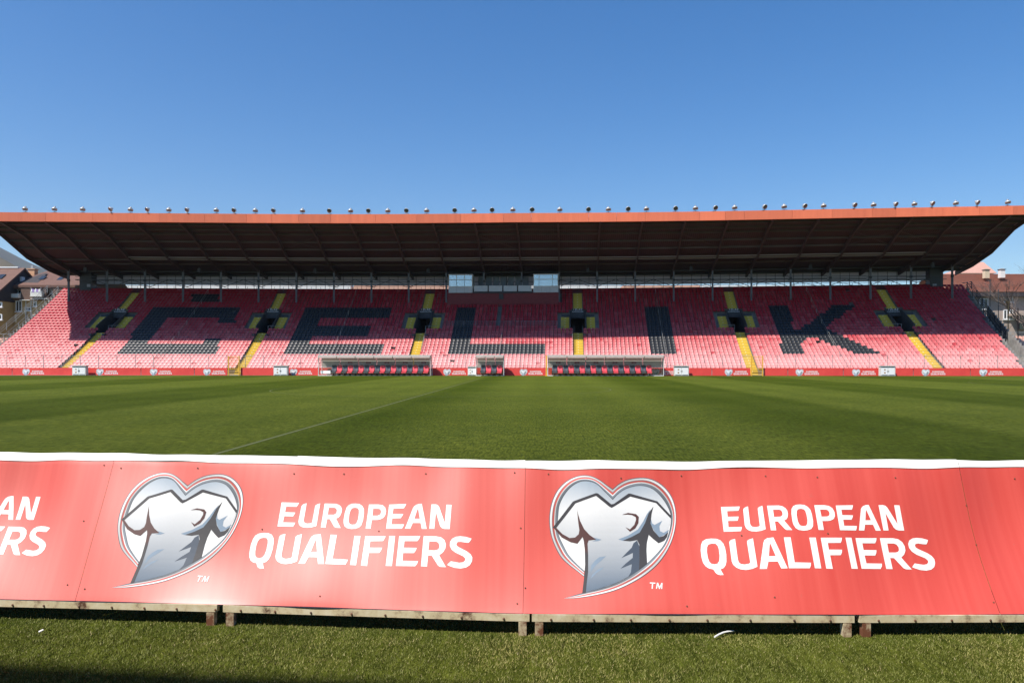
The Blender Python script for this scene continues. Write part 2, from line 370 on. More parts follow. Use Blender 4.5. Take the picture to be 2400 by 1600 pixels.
# terrace
def spans(i):
    out = [(S_L - .4, S_R(i) + .4)]
    if 15 <= i <= 21:
        for c in AISLES:
            new = []
            for a, b in out:
                if a < c - 1.05 and b > c + 1.05: new += [(a, c - 1.05), (c + 1.05, b)]
                else: new.append((a, b))
            out = new
    return out
mb = MB()
for i in range(NR):
    u = RUN * i
    for a, b in spans(i):
        sweep(mb, [(u - .35, zf(i - 1)), (u - .35, zf(i)), (u + .35, zf(i))], a, b)
sweep(mb, [(RUN * 29 + .35, zf(29)), (22.3, zf(29) + .0), (22.3, 0)], S_L - .4, S_R(29) + .4)
gpart('terrace', mb, M['concrete'])

# black letters painted into the seating, measured as outlines on the seating slope (picture units -> each seat tested where it stands)
LET = [
 [(452,690),(515,690),(511,708),(443,708)],
 [(358,719),(566,719),(548,756),(505,756),(511,745),(389,745),(344,804),(476,804),(482,790),(523,790),(502,829),(275,829)],
 [(719,719),(921,719),(915,745),(751,745),(744,763),(867,763),(858,787),(729,787),(722,805),(896,805),(890,831),(661,831)],
 [(1074,719),(1116,719),(1101,805.5),(1277,805.5),(1277,830.5),(1047,830.5)],
 [(1510,719),(1563,719),(1583,830),(1524,830)],
 [(1803,717),(1844,717),(1863,771),(1877,771),(1952,716),(2004,716),(1932,767),(1953,778),(2068,829),(2012,829),(1921,795),(1920,792),(1890,792),(1877,808),(1884,830),(1838,830)]]
def inside(p, poly):
    x, y = p; c = False; n = len(poly)
    for i in range(n):
        x1, y1 = poly[i]; x2, y2 = poly[i - 1]
        if (y1 > y) != (y2 > y) and x < (x2 - x1) * (y - y1) / (y2 - y1) + x1: c = not c
    return c
# seat shell: moulded plastic bucket
prof = [(-.235, -.085, .205), (-.23, .0, .222), (-.10, -.025, .23), (.08, -.02, .232), (.155, .03, .238), (.185, .14, .238), (.215, .27, .228), (.235, .335, .185), (.255, .325, .165)]
SV = []
cols5 = (-1, -.62, 0, .62, 1)
for k, (u, z, hw) in enumerate(prof):
    for c in cols5:
        e = abs(c) ** 2
        SV.append((c * hw, u - (.045 * e if k > 3 else 0), z - .155 + (.03 * e if 1 <= k <= 4 else (-.035 * e if k >= 7 else 0))))
SF = [(k * 5 + j, k * 5 + j + 1, k * 5 + j + 6, k * 5 + j + 5) for k in range(len(prof) - 1) for j in range(4)]
SV = np.array(SV); SF = np.array(SF)
seats = []
rng = random.Random(3)
fade_block = [rng.uniform(-.12, .12) for _ in range(40)]
for i in range(NR):
    u = RUN * i
    hw = 2.34 if 15 <= i <= 20 else (1.2 if i == 21 else .66)
    edges = [S_L] + [q for c in AISLES for q in (c - .66, c + .66)] + [S_R(i)]
    for bi in range(0, len(edges), 2):
        a, b = edges[bi], edges[bi + 1]
        n = round((b - a) / .52)
        for k in range(n):
            s = a + ((b - a) * (k + .5) / n if bi < 12 else (k + .5) * .52)
            if hw > .7 and any(abs(s - c) < hw + .2 for c in AISLES): continue
            if rng.random() < .0012: continue
            if i >= 25 and PB0 - .15 < s < PB1 + .15: continue
            if bi == 6 and abs(s - s_at(1171, 12)) < .3 and i >= 16: continue
            p = p3(s, u, zr(i)); q = pix(p)
            blk = any(inside(q, L) for L in LET)
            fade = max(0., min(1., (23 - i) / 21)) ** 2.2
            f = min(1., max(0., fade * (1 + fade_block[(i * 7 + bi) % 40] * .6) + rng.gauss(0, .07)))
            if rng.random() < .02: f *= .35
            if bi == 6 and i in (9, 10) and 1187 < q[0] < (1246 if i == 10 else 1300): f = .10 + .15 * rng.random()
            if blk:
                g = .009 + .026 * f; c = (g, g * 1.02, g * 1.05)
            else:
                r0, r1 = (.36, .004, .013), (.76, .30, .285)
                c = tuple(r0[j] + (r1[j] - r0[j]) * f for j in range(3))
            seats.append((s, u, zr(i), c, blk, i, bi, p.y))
order = sorted(range(len(seats)), key=lambda k: seats[k][7] + (0 if seats[k][5] else .0))
big = set(order[:300])
cache = {}
def seat_mesh(c, blk):
    key = (blk, round(c[1] * 25))
    if key not in cache:
        V = SV; me = bpy.data.meshes.new('seat'); me.from_pydata([tuple(v) for v in V], [], [tuple(map(int, f)) for f in SF])
        at = me.color_attributes.new('col', 'FLOAT_COLOR', 'POINT'); at.data.foreach_set('color', np.tile(np.array([*c, 1.], dtype=np.float32), len(V)))
        me.polygons.foreach_set('use_smooth', [True] * len(me.polygons)); me.materials.append(M['seat']); cache[key] = me
    return cache[key]
Vs, Cs, Fs = [], [], []
for k, (s, u, z, c, blk, i, bi, yy) in enumerate(seats):
    if k in big:
        o = link('seat', seat_mesh(c, blk), GS); p = p3(s, u, z); o.location = (p.x - base[0], p.y - base[1], z); o.rotation_euler = (0, 0, -ang(s))
    else:
        a = -ang(s); x, y = pt(s, u); ca, sa = math.cos(a), math.sin(a)
        V = np.empty_like(SV); V[:, 0] = SV[:, 0] * ca - SV[:, 1] * sa + x - base[0]; V[:, 1] = SV[:, 0] * sa + SV[:, 1] * ca + y - base[1]; V[:, 2] = SV[:, 2] + z
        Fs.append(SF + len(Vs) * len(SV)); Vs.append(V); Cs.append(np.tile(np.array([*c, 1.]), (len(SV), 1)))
o = np_mesh('seat_rows', np.concatenate(Vs), np.concatenate(Fs), M['seat'], np.concatenate(Cs), GS)
o.data.polygons.foreach_set('use_smooth', [True] * len(o.data.polygons)); o['kind'] = 'stuff'

# yellow stairs: every step an object of its own
def step_mesh(i, hw):
    mb = MB(); h = zf(i) - zf(i - 1)
    mb.box((0, .01, .006), (2 * hw, .70, .012)); mb.box((0, -.356, -h / 2 + .003), (2 * hw, .012, h - .01))
    mb.box((0, -.53, -h / 4 * 3 + .0), (2 * hw - .02, .33, h / 2)); mb.box((0, -.3635, -h * .22), (.13, .003, .06), 1); mb.box((0, -.364, -h + .022), (2 * hw, .004, .04), 2); mb.box((0, -.698, -h + .022), (2 * hw, .004, .03), 2)
    return mb.data('step')
smesh = {}
def stair(c, rows, hw, label=None):
    e = bpy.data.objects.new('stair', None); C.objects.link(e); e.parent = GS
    p = pt(c, RUN * rows[0]); e.location = (p[0] - base[0], p[1] - base[1], zf(rows[0]))
    for i in rows:
        key = (i, hw)
        if key not in smesh:
            smesh[key] = step_mesh(i, hw); smesh[key].materials.append(M['yellow']); smesh[key].materials.append(M['spot']); smesh[key].materials.append(M['grime'])
        o = link('step', smesh[key], e); q = pt(c, RUN * i)
        o.location = (q[0] - p[0], q[1] - p[1], zf(i) - zf(rows[0]) + .004); o.rotation_euler = (0, 0, -ang(c))
for c in AISLES:
    stair(c, range(0, 15), .64); stair(c, range(23, 30), .64)
    for d in (-1.72, 1.72): stair(c + d, range(15, 21), .58)

# vomitories with exit signs
def letters_mesh(mb, txt, x0, z0, h, wd, y, mi):
    st = .16 * h
    G = {'I': [((.5, 0), (.5, 1))], 'Z': [((0, 1), (1, 1)), ((1, 1), (0, 0)), ((0, 0), (1, 0))], 'L': [((0, 1), (0, 0)), ((0, 0), (1, 0))], 'A': [((0, 0), (.5, 1)), ((.5, 1), (1, 0)), ((.2, .35), (.8, .35))]}
    x = x0
    for ch in txt:
        for a, b in G[ch]:
            mb.bar((x + a[0] * wd, y, z0 + a[1] * h), (x + b[0] * wd, y, z0 + b[1] * h), st, .02, mi, up=(0, 1, 0))
        x += wd * 1.38
for vi, c in enumerate(AISLES):
    m = MB(); fl = zf(14); u0 = RUN * 15 - .35; u1 = RUN * 21 + .35; T = frame(c, 0, 0)
    def Q(x, u, z): return T @ Vector((x, u, z))
    def wallx(x, pts, th=.12):
        P = [Q(x - th / 2, u, z) for u, z in pts] + [Q(x + th / 2, u, z) for u, z in pts]; n = len(pts)
        m.mesh(P, [tuple(range(n))[::-1], tuple(range(n, 2 * n))] + [(i, (i + 1) % n, (i + 1) % n + n, i + n) for i in range(n)])
    ztop = zf(22) + .1; ce = fl + 2.85
    for x in (-1.05, 1.05):
        wallx(x, [(u0, fl - .4), (22.2, fl - .4), (22.2, ce), (u1, ztop), (u0, fl + 1.0)])
    m.mesh([Q(-1, u0, fl), Q(1, u0, fl), Q(1, 22.2, fl), Q(-1, 22.2, fl)], [(0, 1, 2, 3)])
    m.mesh([Q(-1, u1 - .05, ce), Q(1, u1 - .05, ce), Q(1, 22.2, ce), Q(-1, 22.2, ce)], [(0, 1, 2, 3)])
    m.mesh([Q(-1.05, u1 - .12, fl + 2.33), Q(1.05, u1 - .12, fl + 2.33), Q(1.05, u1 - .12, ztop), Q(-1.05, u1 - .12, ztop), Q(-1.05, u1 + .1, fl + 2.33), Q(1.05, u1 + .1, fl + 2.33), Q(1.05, u1 + .1, ztop), Q(-1.05, u1 + .1, ztop)],
           [(0, 1, 2, 3), (5, 4, 7, 6), (1, 0, 4, 5), (3, 2, 6, 7)])
    # landing kerbs beside the opening
    for sg in (-1, 1): m.box((sg * 1.72, RUN * 20 + .30, zf(20) + .2), (1.2, .12, .45), 0, T)
    for sg in (-1, 1): m.box((sg * .86, u0 - 1.1, zf(13) + .12), (.32, 1.9, .3), 0, T)
    vo = gpart('vomitory', m, M['dark_concrete'])
    sg = MB(); zs = z_at(732.5, pt(c, u1)[1])
    sg.box((0, u1 - .19, zs + .27), (1.85, .05, .54), 0, T)
    k = len(sg.v); letters_mesh(sg, 'IZLAZ', -.68, zs + .31, .24, .2, u1 - .224, 1)
    for q in range(8): sg.box((-.72 + q * .205, u1 - .222, zs + .125), (.15, .012, .15), 2)
    sg.v[k:] = [tuple(T @ Vector(v)) for v in sg.v[k:]]
    s_o = sg.build('exit_sign', [M['black'], M['sign_white'], M['sign_grey']], vo); world_child(s_o)
    hr = MB()
    for x in (-.55, .62) if vi == 3 else ((.55, .98) if vi < 3 else (-.98, -.55)):
        hr.bar(Q(x, u0 + .1, fl), Q(x, u0 + .1, fl + 1.05), .05)
    xa, xb = (.55, 2.2) if vi < 3 else (-2.2, -.55)
    if vi != 3: hr.bar(Q(xa, u0 + .1, fl + 1.05), Q(xb, u0 + .1, fl + 1.05), .045); hr.bar(Q(xa, u0 + .1, fl + .55), Q(xb, u0 + .1, fl + .55), .03)
    world_child(hr.build('handrail', M['steel'], vo))

# rear facade under the top row, open where the passages come out
m = MB(); last = S_L - .4
for vi, c in enumerate(AISLES):
    sweep(m, [(22.36, 0), (22.36, zf(29))], last, c - 1.05); last = c + 1.05
    fl = zf(14); T = frame(c, 0, 0)
    open_z = (fl + 2.42) if vi in (2, 3, 4) else (fl + 2.9)
    if vi == 5:
        for xa, xb, za, zb in ((-1.05, -.35, 0, fl + 2.9), (.25, 1.05, 0, fl + 2.9), (-.35, .25, 0, fl + .7)):
            m.mesh([T @ Vector((xa, 22.36, za)), T @ Vector((xb, 22.36, za)), T @ Vector((xb, 22.36, zb)), T @ Vector((xa, 22.36, zb))], [(0, 1, 2, 3)])
    else:
        m.mesh([T @ Vector((-1.05, 22.36, 0)), T @ Vector((1.05, 22.36, 0)), T @ Vector((1.05, 22.36, open_z)), T @ Vector((-1.05, 22.36, open_z))], [(0, 1, 2, 3)])
    m.mesh([T @ Vector((-1.05, 22.36, fl + 2.9)), T @ Vector((1.05, 22.36, fl + 2.9)), T @ Vector((1.05, 22.36, zf(29))), T @ Vector((-1.05, 22.36, zf(29)))], [(0, 1, 2, 3)])
sweep(m, [(22.36, 0), (22.36, zf(29))], last, S_R(29) + .4)
gpart('rear_facade', m, M['dark_concrete'])

# columns
COLS = [161,251,340,429,518,606,694.6,782.7,870.6,958,1046,1134,1222.5,1310.6,1399.5,1488.8,1579,1670,1761,1853,1946,2040,2135,2231.6]
SC = [s_at(q, 17.2) for q in COLS]
ROOF_L, ROOF_R = s_at(60, 11.7), s_at(2327.6, 11.7)
RP = [(1.04, 19.02), (5.98, 18.08), (11.7, 15.92), (17.2, 14.84), (21.2, 14.28), (22.6, 14.1)]
def rz(s, z):
    k = .085 * max(0, s) / 58 + .03 * max(0, -s) / 63
    return z - k * (z - 14.1)
def roofz(s, u):
    for (a, za), (b, zb) in zip(RP, RP[1:]):
        if u <= b: return rz(s, za + (zb - za) * (u - a) / (b - a))
    return rz(s, RP[-1][1])
for s in SC:
    m = MB(); T = frame(s, 17.2, 0); zb = zf(24); zt = roofz(s, 17.2) + .05
    for dx in (-.085, .085): m.box((dx, 0, (zb + zt) / 2), (.05, .26, zt - zb), 0, T)
    m.box((0, 0, (zb + zt) / 2), (.13, .05, zt - zb), 0, T); m.box((0, 0, zb + .03), (.4, .4, .04), 0, T); m.box((0, -.03, zt - 1.55), (.3, .34, .3), 1, T)
    gpart('column', m, [M['steel'], M['dark_steel']])
# roof: corrugated sheet, seen from below
def up(s): return [(u, rz(s, z)) for u, z in RP]
V, Fc = [], []
pitch_c = .26; n = int((ROOF_R - ROOF_L) / pitch_c)
heights = (0, 0, .045, .045)
ss = [ROOF_L + pitch_c * (j + f) for j in range(n) for f in (0, .42, .55, .87)]
prof_u = [RP[0][0], RP[1][0], RP[2][0], RP[3][0], RP[5][0]]
for j, s in enumerate(ss):
    for u in prof_u: q = p3(s, u, roofz(s, u) + .46 + heights[j % 4]); V.append((q.x - base[0], q.y - base[1], q.z))
k = len(prof_u)
for j in range(len(ss) - 1):
    for i in range(k - 1): Fc.append((j * k + i, j * k + i + 1, (j + 1) * k + i + 1, (j + 1) * k + i))
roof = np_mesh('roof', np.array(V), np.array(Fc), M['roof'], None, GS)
def rpart(name, mb, m): o = mb.build(name, m, roof); world_child(o); return o
m = MB(); sweep(m, [(lambda s, u=u, z=z: (u, rz(s, z) + .58)) for u, z in RP], ROOF_L - .05, ROOF_R + .05, 2.6)
rpart('roof_covering', m, M['roof_top'])
# fascia panels
joints = [s_at(q, 1.0) for q in (107, 218, 373, 480, 578, 637, 700, 775, 880, 977, 1080, 1180, 1245, 1380, 1445, 1512, 1640, 1700, 1745, 1857, 1950, 2045, 2100, 2210, 2295, 2375)]
js = [ROOF_L - .05] + joints + [ROOF_R + .05]
for a, b in zip(js, js[1:]):
    m = MB(); e = .012; o_ = random.uniform(-.004, .004)
    sweep(m, [(lambda s: (.98 + o_, rz(s, 19.02))), (lambda s: (.94 + o_, rz(s, 20.14))), (lambda s: (1.3, rz(s, 20.14))), (lambda s: (1.3, rz(s, 19.02)))], a + e, b - e, 2.0, closed=True, caps=True)
    rpart('fascia_panel', m, M['fascia'])
# ribs (tapered cantilever beams) on every column line and at the ends
for s in [ROOF_L + .1] + SC + [ROOF_R - .1]:
    m = MB(); T = frame(s, 0, 0); hw = .09 if s in SC else .06
    dp = [.06, .12, .20, .26, .18, .15]
    P = []
    for sg in (-1, 1):
        for (u, z), d in zip(RP, dp): P.append(T @ Vector((sg * hw, u + .1, rz(s, z) + .45)))
        for (u, z), d in reversed(list(zip(RP, dp))): P.append(T @ Vector((sg * hw, u + .1, rz(s, z) - d)))
    n2 = 12
    m.mesh(P, [tuple(range(n2))[::-1], tuple(range(n2, 24))] + [(i, (i + 1) % n2, (i + 1) % n2 + n2, i + n2) for i in range(n2)])
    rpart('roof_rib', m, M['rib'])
for u, hgt, mt in ((2.6, .26, 'purlin'), (4.3, .26, 'purlin'), (6.0, .26, 'purlin'), (7.9, .26, 'purlin'), (9.8, .26, 'purlin'), (13.5, .22, 'purlin'), (15.3, .22, 'purlin'), (19.2, .22, 'dark_steel'), (21.0, .3, 'dark_steel')):
    m = MB()
    sweep(m, [(lambda s: (u - .05, roofz(s, u) + .44)), (lambda s: (u - .05, roofz(s, u) + .44 - hgt)), (lambda s: (u + .06, roofz(s, u) + .44 - hgt)), (lambda s: (u + .06, roofz(s, u) + .44))], ROOF_L + .05, ROOF_R - .05, 2.6, closed=True, caps=True)
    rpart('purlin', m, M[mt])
for du in (0, .75):
    m = MB(); u = 11.6 + du
    sweep(m, [(lambda s: (u, roofz(s, u) + .12)), (lambda s: (u + .03, roofz(s, u) - .02)), (lambda s: (u + .14, roofz(s, u) - .02)), (lambda s: (u + .14, roofz(s, u) + .12))], SC[2], SC[-2], 2.6, closed=True, caps=True)
    rpart('pale_tube', m, M['pale_tube'])
# diagonal wind braces under a few bays
for j in (1, 2, 6, 11, 16, 20, 21):
    m = MB(); a, b = SC[j], SC[j + 1]
    m.tube([p3(a, 6.2, roofz(a, 6.2) + .2), p3(b, 9.7, roofz(b, 9.7) + .2)], .04, 5); m.tube([p3(b, 6.2, roofz(b, 6.2) + .2), p3(a, 9.7, roofz(a, 9.7) + .2)], .04, 5)
    rpart('wind_brace', m, M['purlin'])
# speaker boxes hung under the roof
for q in (199, 466, 738, 1003, 1378, 1620, 1900, 2187):
    s = s_at(q, 16); m = MB(); m.box((0, 16.2, roofz(s, 16.2) - .28), (.42, .36, .62), 0, frame(s, 0, 0)); m.box((0, 16.2, roofz(s, 16.2) + .18), (.06, .06, .4), 0, frame(s, 0, 0)); rpart('loudspeaker', m, M['black'])

# back wall: posts, rails and frosted panes with an open strip below
zl, zm, zh = z_at(676.5, pt(0, 22)[1]), z_at(668.5, pt(0, 22)[1]), 14.62
m = MB(); sweep(m, [(21.9, zf(29)), (21.9, zl), (22.05, zl), (22.05, zf(29))], SC[0] + 1.6, SC[-1] - 1.6, 2.6, closed=True, caps=True)
bw = gpart('back_wall', m, M['red_wall'])
panes = []
for w_ in (1.25, 1.355): q_ = MB().box((0, 0, 0), (w_, .02, zh - zm - .02)).data('pane'); q_.materials.append(M['poly']); panes.append(q_)
posts = MB(); a0, a1 = SC[0] + 1.6, SC[-1] - 1.6; npn = round((a1 - a0) / 1.3); stp = (a1 - a0) / npn; off = Vector((base[0], base[1], 0))
for k in range(npn):
    s = a0 + (k + .5) * stp
    p = p3(s, 22.0, (zm + zh) / 2); o = link('pane', panes[1 if SA < s < SB else 0], bw); o.location = p - off; o.rotation_euler = (0, 0, -ang(s))
for k in range(npn + 1):
    s = a0 + k * stp; posts.box((0, 22.0, (zl + 15) / 2), (.06, .08, 15 - zl), 0, frame(s, 0, 0))
for z in (zm, zm + .55): sweep(posts, [(21.94, z - .03), (21.94, z + .03), (22.06, z + .03), (22.06, z - .03)], a0, a1, 2.6, closed=True)
world_child(posts.build('wall_post', M['dark_steel'], bw))
for sg, s in ((-1, a0), (1, a1)):
    m = MB(); m.box((sg * .85, 21.2, (zf(29) + 15.2) / 2), (1.7, 1.6, 15.2 - zf(29)), 0, frame(s, 0, 0)); gpart('stair_cabin', m, M['dark_steel'])
    m = MB(); m.box((sg * .35 if sg < 0 else .55, 20.36, z_at(669, pt(s, 20.4)[1])), (.5, .03, .42), 0, frame(s, 0, 0)); gpart('notice_board', m, M['sign_grey'])
# truss and cross bracing between the columns
for a, b in zip(SC, SC[1:]):
    if PB0 - .3 < (a + b) / 2 < PB1: continue
    m = MB(); Y = pt(a, 19)[1]; z1, z2 = z_at(672, Y), z_at(655, Y); md = (a + b) / 2
    m.bar(p3(a, 19, z2), p3(b, 19, z2), .1); m.bar(p3(a, 19, z2 + .45), p3(b, 19, z2 + .45), .07)
    m.bar(p3(a, 19, z1), p3(md, 19, z2), .07); m.bar(p3(b, 19, z1), p3(md, 19, z2), .07); m.bar(p3(a, 19.02, z2 - .02), p3(b, 20.5, z1), .05)
    for k in range(1, 4):
        s = a + (b - a) * k / 4; m.bar(p3(s, 20.9, zf(29)), p3(s, 20.9, zf(29) + 1.15), .04)
    m.bar(p3(a, 20.9, zf(29) + 1.15), p3(b, 20.9, zf(29) + 1.15), .05)
    gpart('cross_brace', m, M['dark_steel'])

# press box
m = MB(); uF = 16.6
zA, zB, zC, zD = z_at(685.5, pt(0, uF)[1]), z_at(671, pt(0, uF)[1]), z_at(655, pt(0, uF)[1]), z_at(643.5, pt(0, uF)[1])
sweep(m, [(uF + .2, zf(24) - .1), (uF + .2, zA), (22, zA), (22, zA - .2), (uF + .4, zA - .2), (uF + .4, zf(24) - .1)], PB0 + .1, PB1 - .1, 2.6, closed=True, caps=True)
pbx = gpart('press_box', m, M['red_wall'])
def ppart(name, mb, mt): o = mb.build(name, mt, pbx); world_child(o); return o
cabs = [(s_at(1050, uF), s_at(1109, uF)), (s_at(1248.5, uF), s_at(1310, uF))]
for ci, (a, b) in enumerate(cabs):
    c = (a + b) / 2; T = frame(c, uF, 0); wd = b - a
    m = MB(); m.box((0, 0, (zA + zB) / 2), (wd, .08, zB - zA), 0, T)
    for k in range(1, 3): m.box((-wd / 2 + wd * k / 3, -.045, (zA + zB) / 2), (.02, .012, zB - zA), 1, T)
    for x in (-wd / 2 + .04, wd / 2 - .04): m.box((x, 2.0, (zA + zD) / 2), (.08, 4.0, zD - zA), 0, T)
    m.box((0, 2.0, zD + .04), (wd + .1, 4.2, .08), 0, T); m.box((0, 3.9, (zA + zD) / 2), (wd, .08, zD - zA), 0, T); m.box((0, 1.2, zB - .05), (wd - .2, .9, .05), 0, T)
    ppart('commentary_cabin', m, [M['panel'], M['steel']])
    fr = MB()
    for z in (zB, zC, zD): fr.box((0, -.01, z), (wd, .1, .09), 0, T)
    xs = (-wd / 2 + .05, -wd / 6, wd / 6, wd / 2 - .05) if ci == 0 else (-wd / 2 + .05, -wd * .27, wd * .27, wd / 2 - .05)
    for x in xs: fr.box((x, -.01, (zB + zD) / 2 if x in (xs[0], xs[3]) else (zC + zD) / 2), (.09, .1, zD - zB if x in (xs[0], xs[3]) else zD - zC), 0, T)
    ppart('window_frame', fr, M['white_metal'])
    for za, zb in ((zB, zC), (zC, zD)):
        for k in range(3):
            g = MB(); g.box(((xs[k] + xs[k + 1]) / 2, 0, (za + zb) / 2), (xs[k + 1] - xs[k] - .06, .015, zb - za - .08), 0, T); ppart('window_pane', g, M['glass'])
    # blinds and desk gear behind the glass
    bl = MB()
    for k in range(3 if ci == 0 else 2): bl.box((-wd / 2 + .4 + k * wd * .32, .5, (zB + zC) / 2 + .1), (.5, .05, .8), 0, T)
    ppart('blind', bl, M['panel'])
za, zb = z_at(682.5, pt(0, uF)[1]), z_at(669, pt(0, uF)[1])
s0, s1 = cabs[0][1] + .05, cabs[1][0] - .05
for k in range(4):
    a = s0 + (s1 - s0) * k / 4; b = s0 + (s1 - s0) * (k + 1) / 4; m = MB(); m.box((0, 0, (za + zb) / 2), (b - a - .1, .05, zb - za), 0, frame((a + b) / 2, uF, 0)); ppart('balcony_panel', m, M['panel'])
m = MB(); sweep(m, [(uF + .06, za - .25), (uF + .06, za - .03), (20.9, za - .03), (20.9, za - .25)], s0, s1, 2.6, closed=True, caps=True)
for k in range(5): m.box((0, .1, (za + zb) / 2), (.06, .06, zb - za + .2), 0, frame(s0 + (s1 - s0) * k / 4, uF, 0))
ppart('balcony_floor', m, M['dark_steel'])
m = MB()
for k in range(7): m.box((0, 20.6, (za + 14.3) / 2 + .3), (.9, .05, 2.0), 0, frame(s0 + .8 + k * 1.05, 0, 0))
ppart('balcony_door', m, M['steel'])
m = MB(); sN = s_at(1172, 14)
m.box((0, 0, zA - .55), (.6, .1, .8), 0, frame(sN, uF + .1, 0))
for i in range(16, 25): m.box((0, RUN * i, zf(i) + .012), (.56, .7, .02), 0, frame(sN, 0, 0))
ppart('service_steps', m, M['dark_concrete'])

# handrails down the seating blocks
for q, s in enumerate([s_at(v, 8.0) for v in (412, 792, 1171, 1547, 1936)]):
    m = MB(); rows = range(0, 29, 4) if q != 2 else range(0, 13, 4)
    for i in rows: m.bar(p3(s + .26, RUN * i, zf(i)), p3(s + .26, RUN * i, zf(i) + 1.02), .035)
    m.tube([p3(s + .26, RUN * i, zf(i) + 1.02) for i in rows], .02, 5)
    m.tube([p3(s + .26, RUN * i, zf(i) + .6) for i in rows], .014, 5)
    gpart('block_handrail', m, M['galv'])
for c, sg, ra, rb in ((AISLES[2], 1, 6, 14), (AISLES[3], -1, 6, 14)):
    m = MB(); s = c + sg * .75
    for i in range(ra, rb, 2): m.bar(p3(s, RUN * i, zf(i)), p3(s, RUN * i, zf(i) + 1.05), .04)
    for h in (1.05, .7, .35): m.tube([p3(s, RUN * i, zf(i) + h) for i in range(ra, rb)], .02, 5)
    for i in range(ra * 3, rb * 3 - 3): m.bar(p3(s, RUN * i / 3, zf(i // 3) + .1), p3(s, RUN * i / 3, zf(i // 3) + 1.05), .014)
    gpart('aisle_handrail', m, M['galv'])
# railing round the guest block
m = MB(); sa, sb = s_at(1034, 11.3), s_at(1322, 11.3); i = 16; u = RUN * i - .3
n = int((sb - sa) / .17)
for k in range(n + 1): s = sa + (sb - sa) * k / n; m.bar(p3(s, u, zf(15)), p3(s, u, zf(15) + 1.35), .022 if k % 9 else .06)
m.tube([p3(sa + (sb - sa) * k / 12, u, zf(15) + 1.35) for k in range(13)], .025, 5); m.tube([p3(sa + (sb - sa) * k / 12, u, zf(15) + .5) for k in range(13)], .018, 5)
gpart('guest_block_railing', m, M['steel'])

# end walls, outer stairs and railings
for sg, s, mt in ((-1, S_L - .55, 'galv'), (1, None, 'dark_steel')):
    def se(i): return (S_L - .55) if sg < 0 else (S_R(i) + .55)
    m = MB()
    for i in range(NR):
        T = frame(se(i), RUN * i, 0); hh = zf(i) + (.16 if sg < 0 else .12)
        m.box((0, 0, hh / 2), (.26, RUN + .002, hh), 0, T)
    gpart('end_wall', m, M['old_concrete'])
    m = MB()
    for i in range(0, 11 if sg < 0 else 9):
        T = frame(se(i) + sg * (.95 if sg < 0 else 1.9), RUN * i, 0); m.box((0, 0, zf(i) / 2 - .1), (1.5, RUN + .002, zf(i) - .2), 0, T)
    gpart('outer_stair', m, M['old_concrete'] if sg < 0 else M['concrete'])
    if sg > 0:
        m = MB()
        P = [];
        for i in (1, 19): P += [(i, 0)]
        for k in range(0, 21):
            T = frame(se(k) + .6 + .02 * (20 - k), RUN * k, 0); hh = zf(k) + 1.0
            m.box((0, 0, hh / 2), (.16, RUN + .004, hh), 0, T)
        gpart('parapet_wall', m, M['old_concrete'])
    m = MB(); rows = list(range(0, 30, 3)) + [29] if sg < 0 else list(range(11, 30, 3)) + [29]
    for off_, hs in ((0., (1.0, .55)), (1.55 if sg < 0 else .55, (1.05, .75, .4))):
        for i in rows: m.bar(p3(se(i) + sg * off_, RUN * i, zf(i)), p3(se(i) + sg * off_, RUN * i, zf(i) + hs[0]), .05 if sg < 0 else .07)
        for h in hs:
            m.tube([p3(se(i) + sg * off_, RUN * i, zf(i) + h) for i in rows] + [p3(se(29) + sg * off_, 22, zf(29) + h)], .028 if sg < 0 else .042, 5)
    if sg < 0:
        for i in range(0, 58, 3): m.bar(p3(se(0) + sg * .0, RUN * i / 2, zf(i // 2) + .1), p3(se(0) + sg * .0, RUN * i / 2, zf(i // 2) + 1.0), .02)
    gpart('end_railing', m, M[mt])

# ------------------------------------------------------------------ floodlights along the roof edge
def flood(kind):
    e = empty('floodlight', (0, 0, 0))
    tilt = R(76 if kind == 0 else 32)       # how far the mouth looks down
    T = Matrix.Translation((0, 0, .62)) @ Matrix.Rotation(R(90) + 0, 4, 'X') @ Matrix.Rotation(tilt, 4, 'X')
    # mouth axis: local +z turned to look at -y and down
    ax = Vector((0, -math.cos(tilt), -math.sin(tilt))); T = Matrix.Translation(Vector((0, 0, .62)) - ax * .2) @ ax.to_track_quat('Z', 'X').to_matrix().to_4x4()
    hd = MB(); hd.lathe([(.0, .08), (.2, .09), (.32, .13), (.375, .20), (.375, .40), (.35, .40), (.335, .34)] if kind == 0 else [(.0, -.02), (.12, 0), (.22, .05), (.31, .16), (.345, .30), (.345, .40), (.33, .40), (.325, .34)], T, 18); hd.box((0, 0, -.06), (.2, .2, .1), 0, T)
    h = hd.build('housing', M['alu'], e, True); kid(e, h)
    ls = MB(); ls.lathe([(.325, .36), (.2, .375), (.0, .38)], T, 18); kid(h, ls.build('lens', M['lens'], h))
    br = MB(); br.tube([(-.38, 0, .62), (-.38, .02, .35), (-.2, .04, .2), (.2, .04, .2), (.38, .02, .35), (.38, 0, .62)], .024, 5); br.bar((0, .04, 0), (0, .04, .22), .09)
    kid(e, br.build('bracket', M['galv'], e))
    bs = MB(); bs.box((0, 0, .02), (.8, .34, .04)); kid(e, bs.build('base_plate', M['dark_steel'], e))
    return e
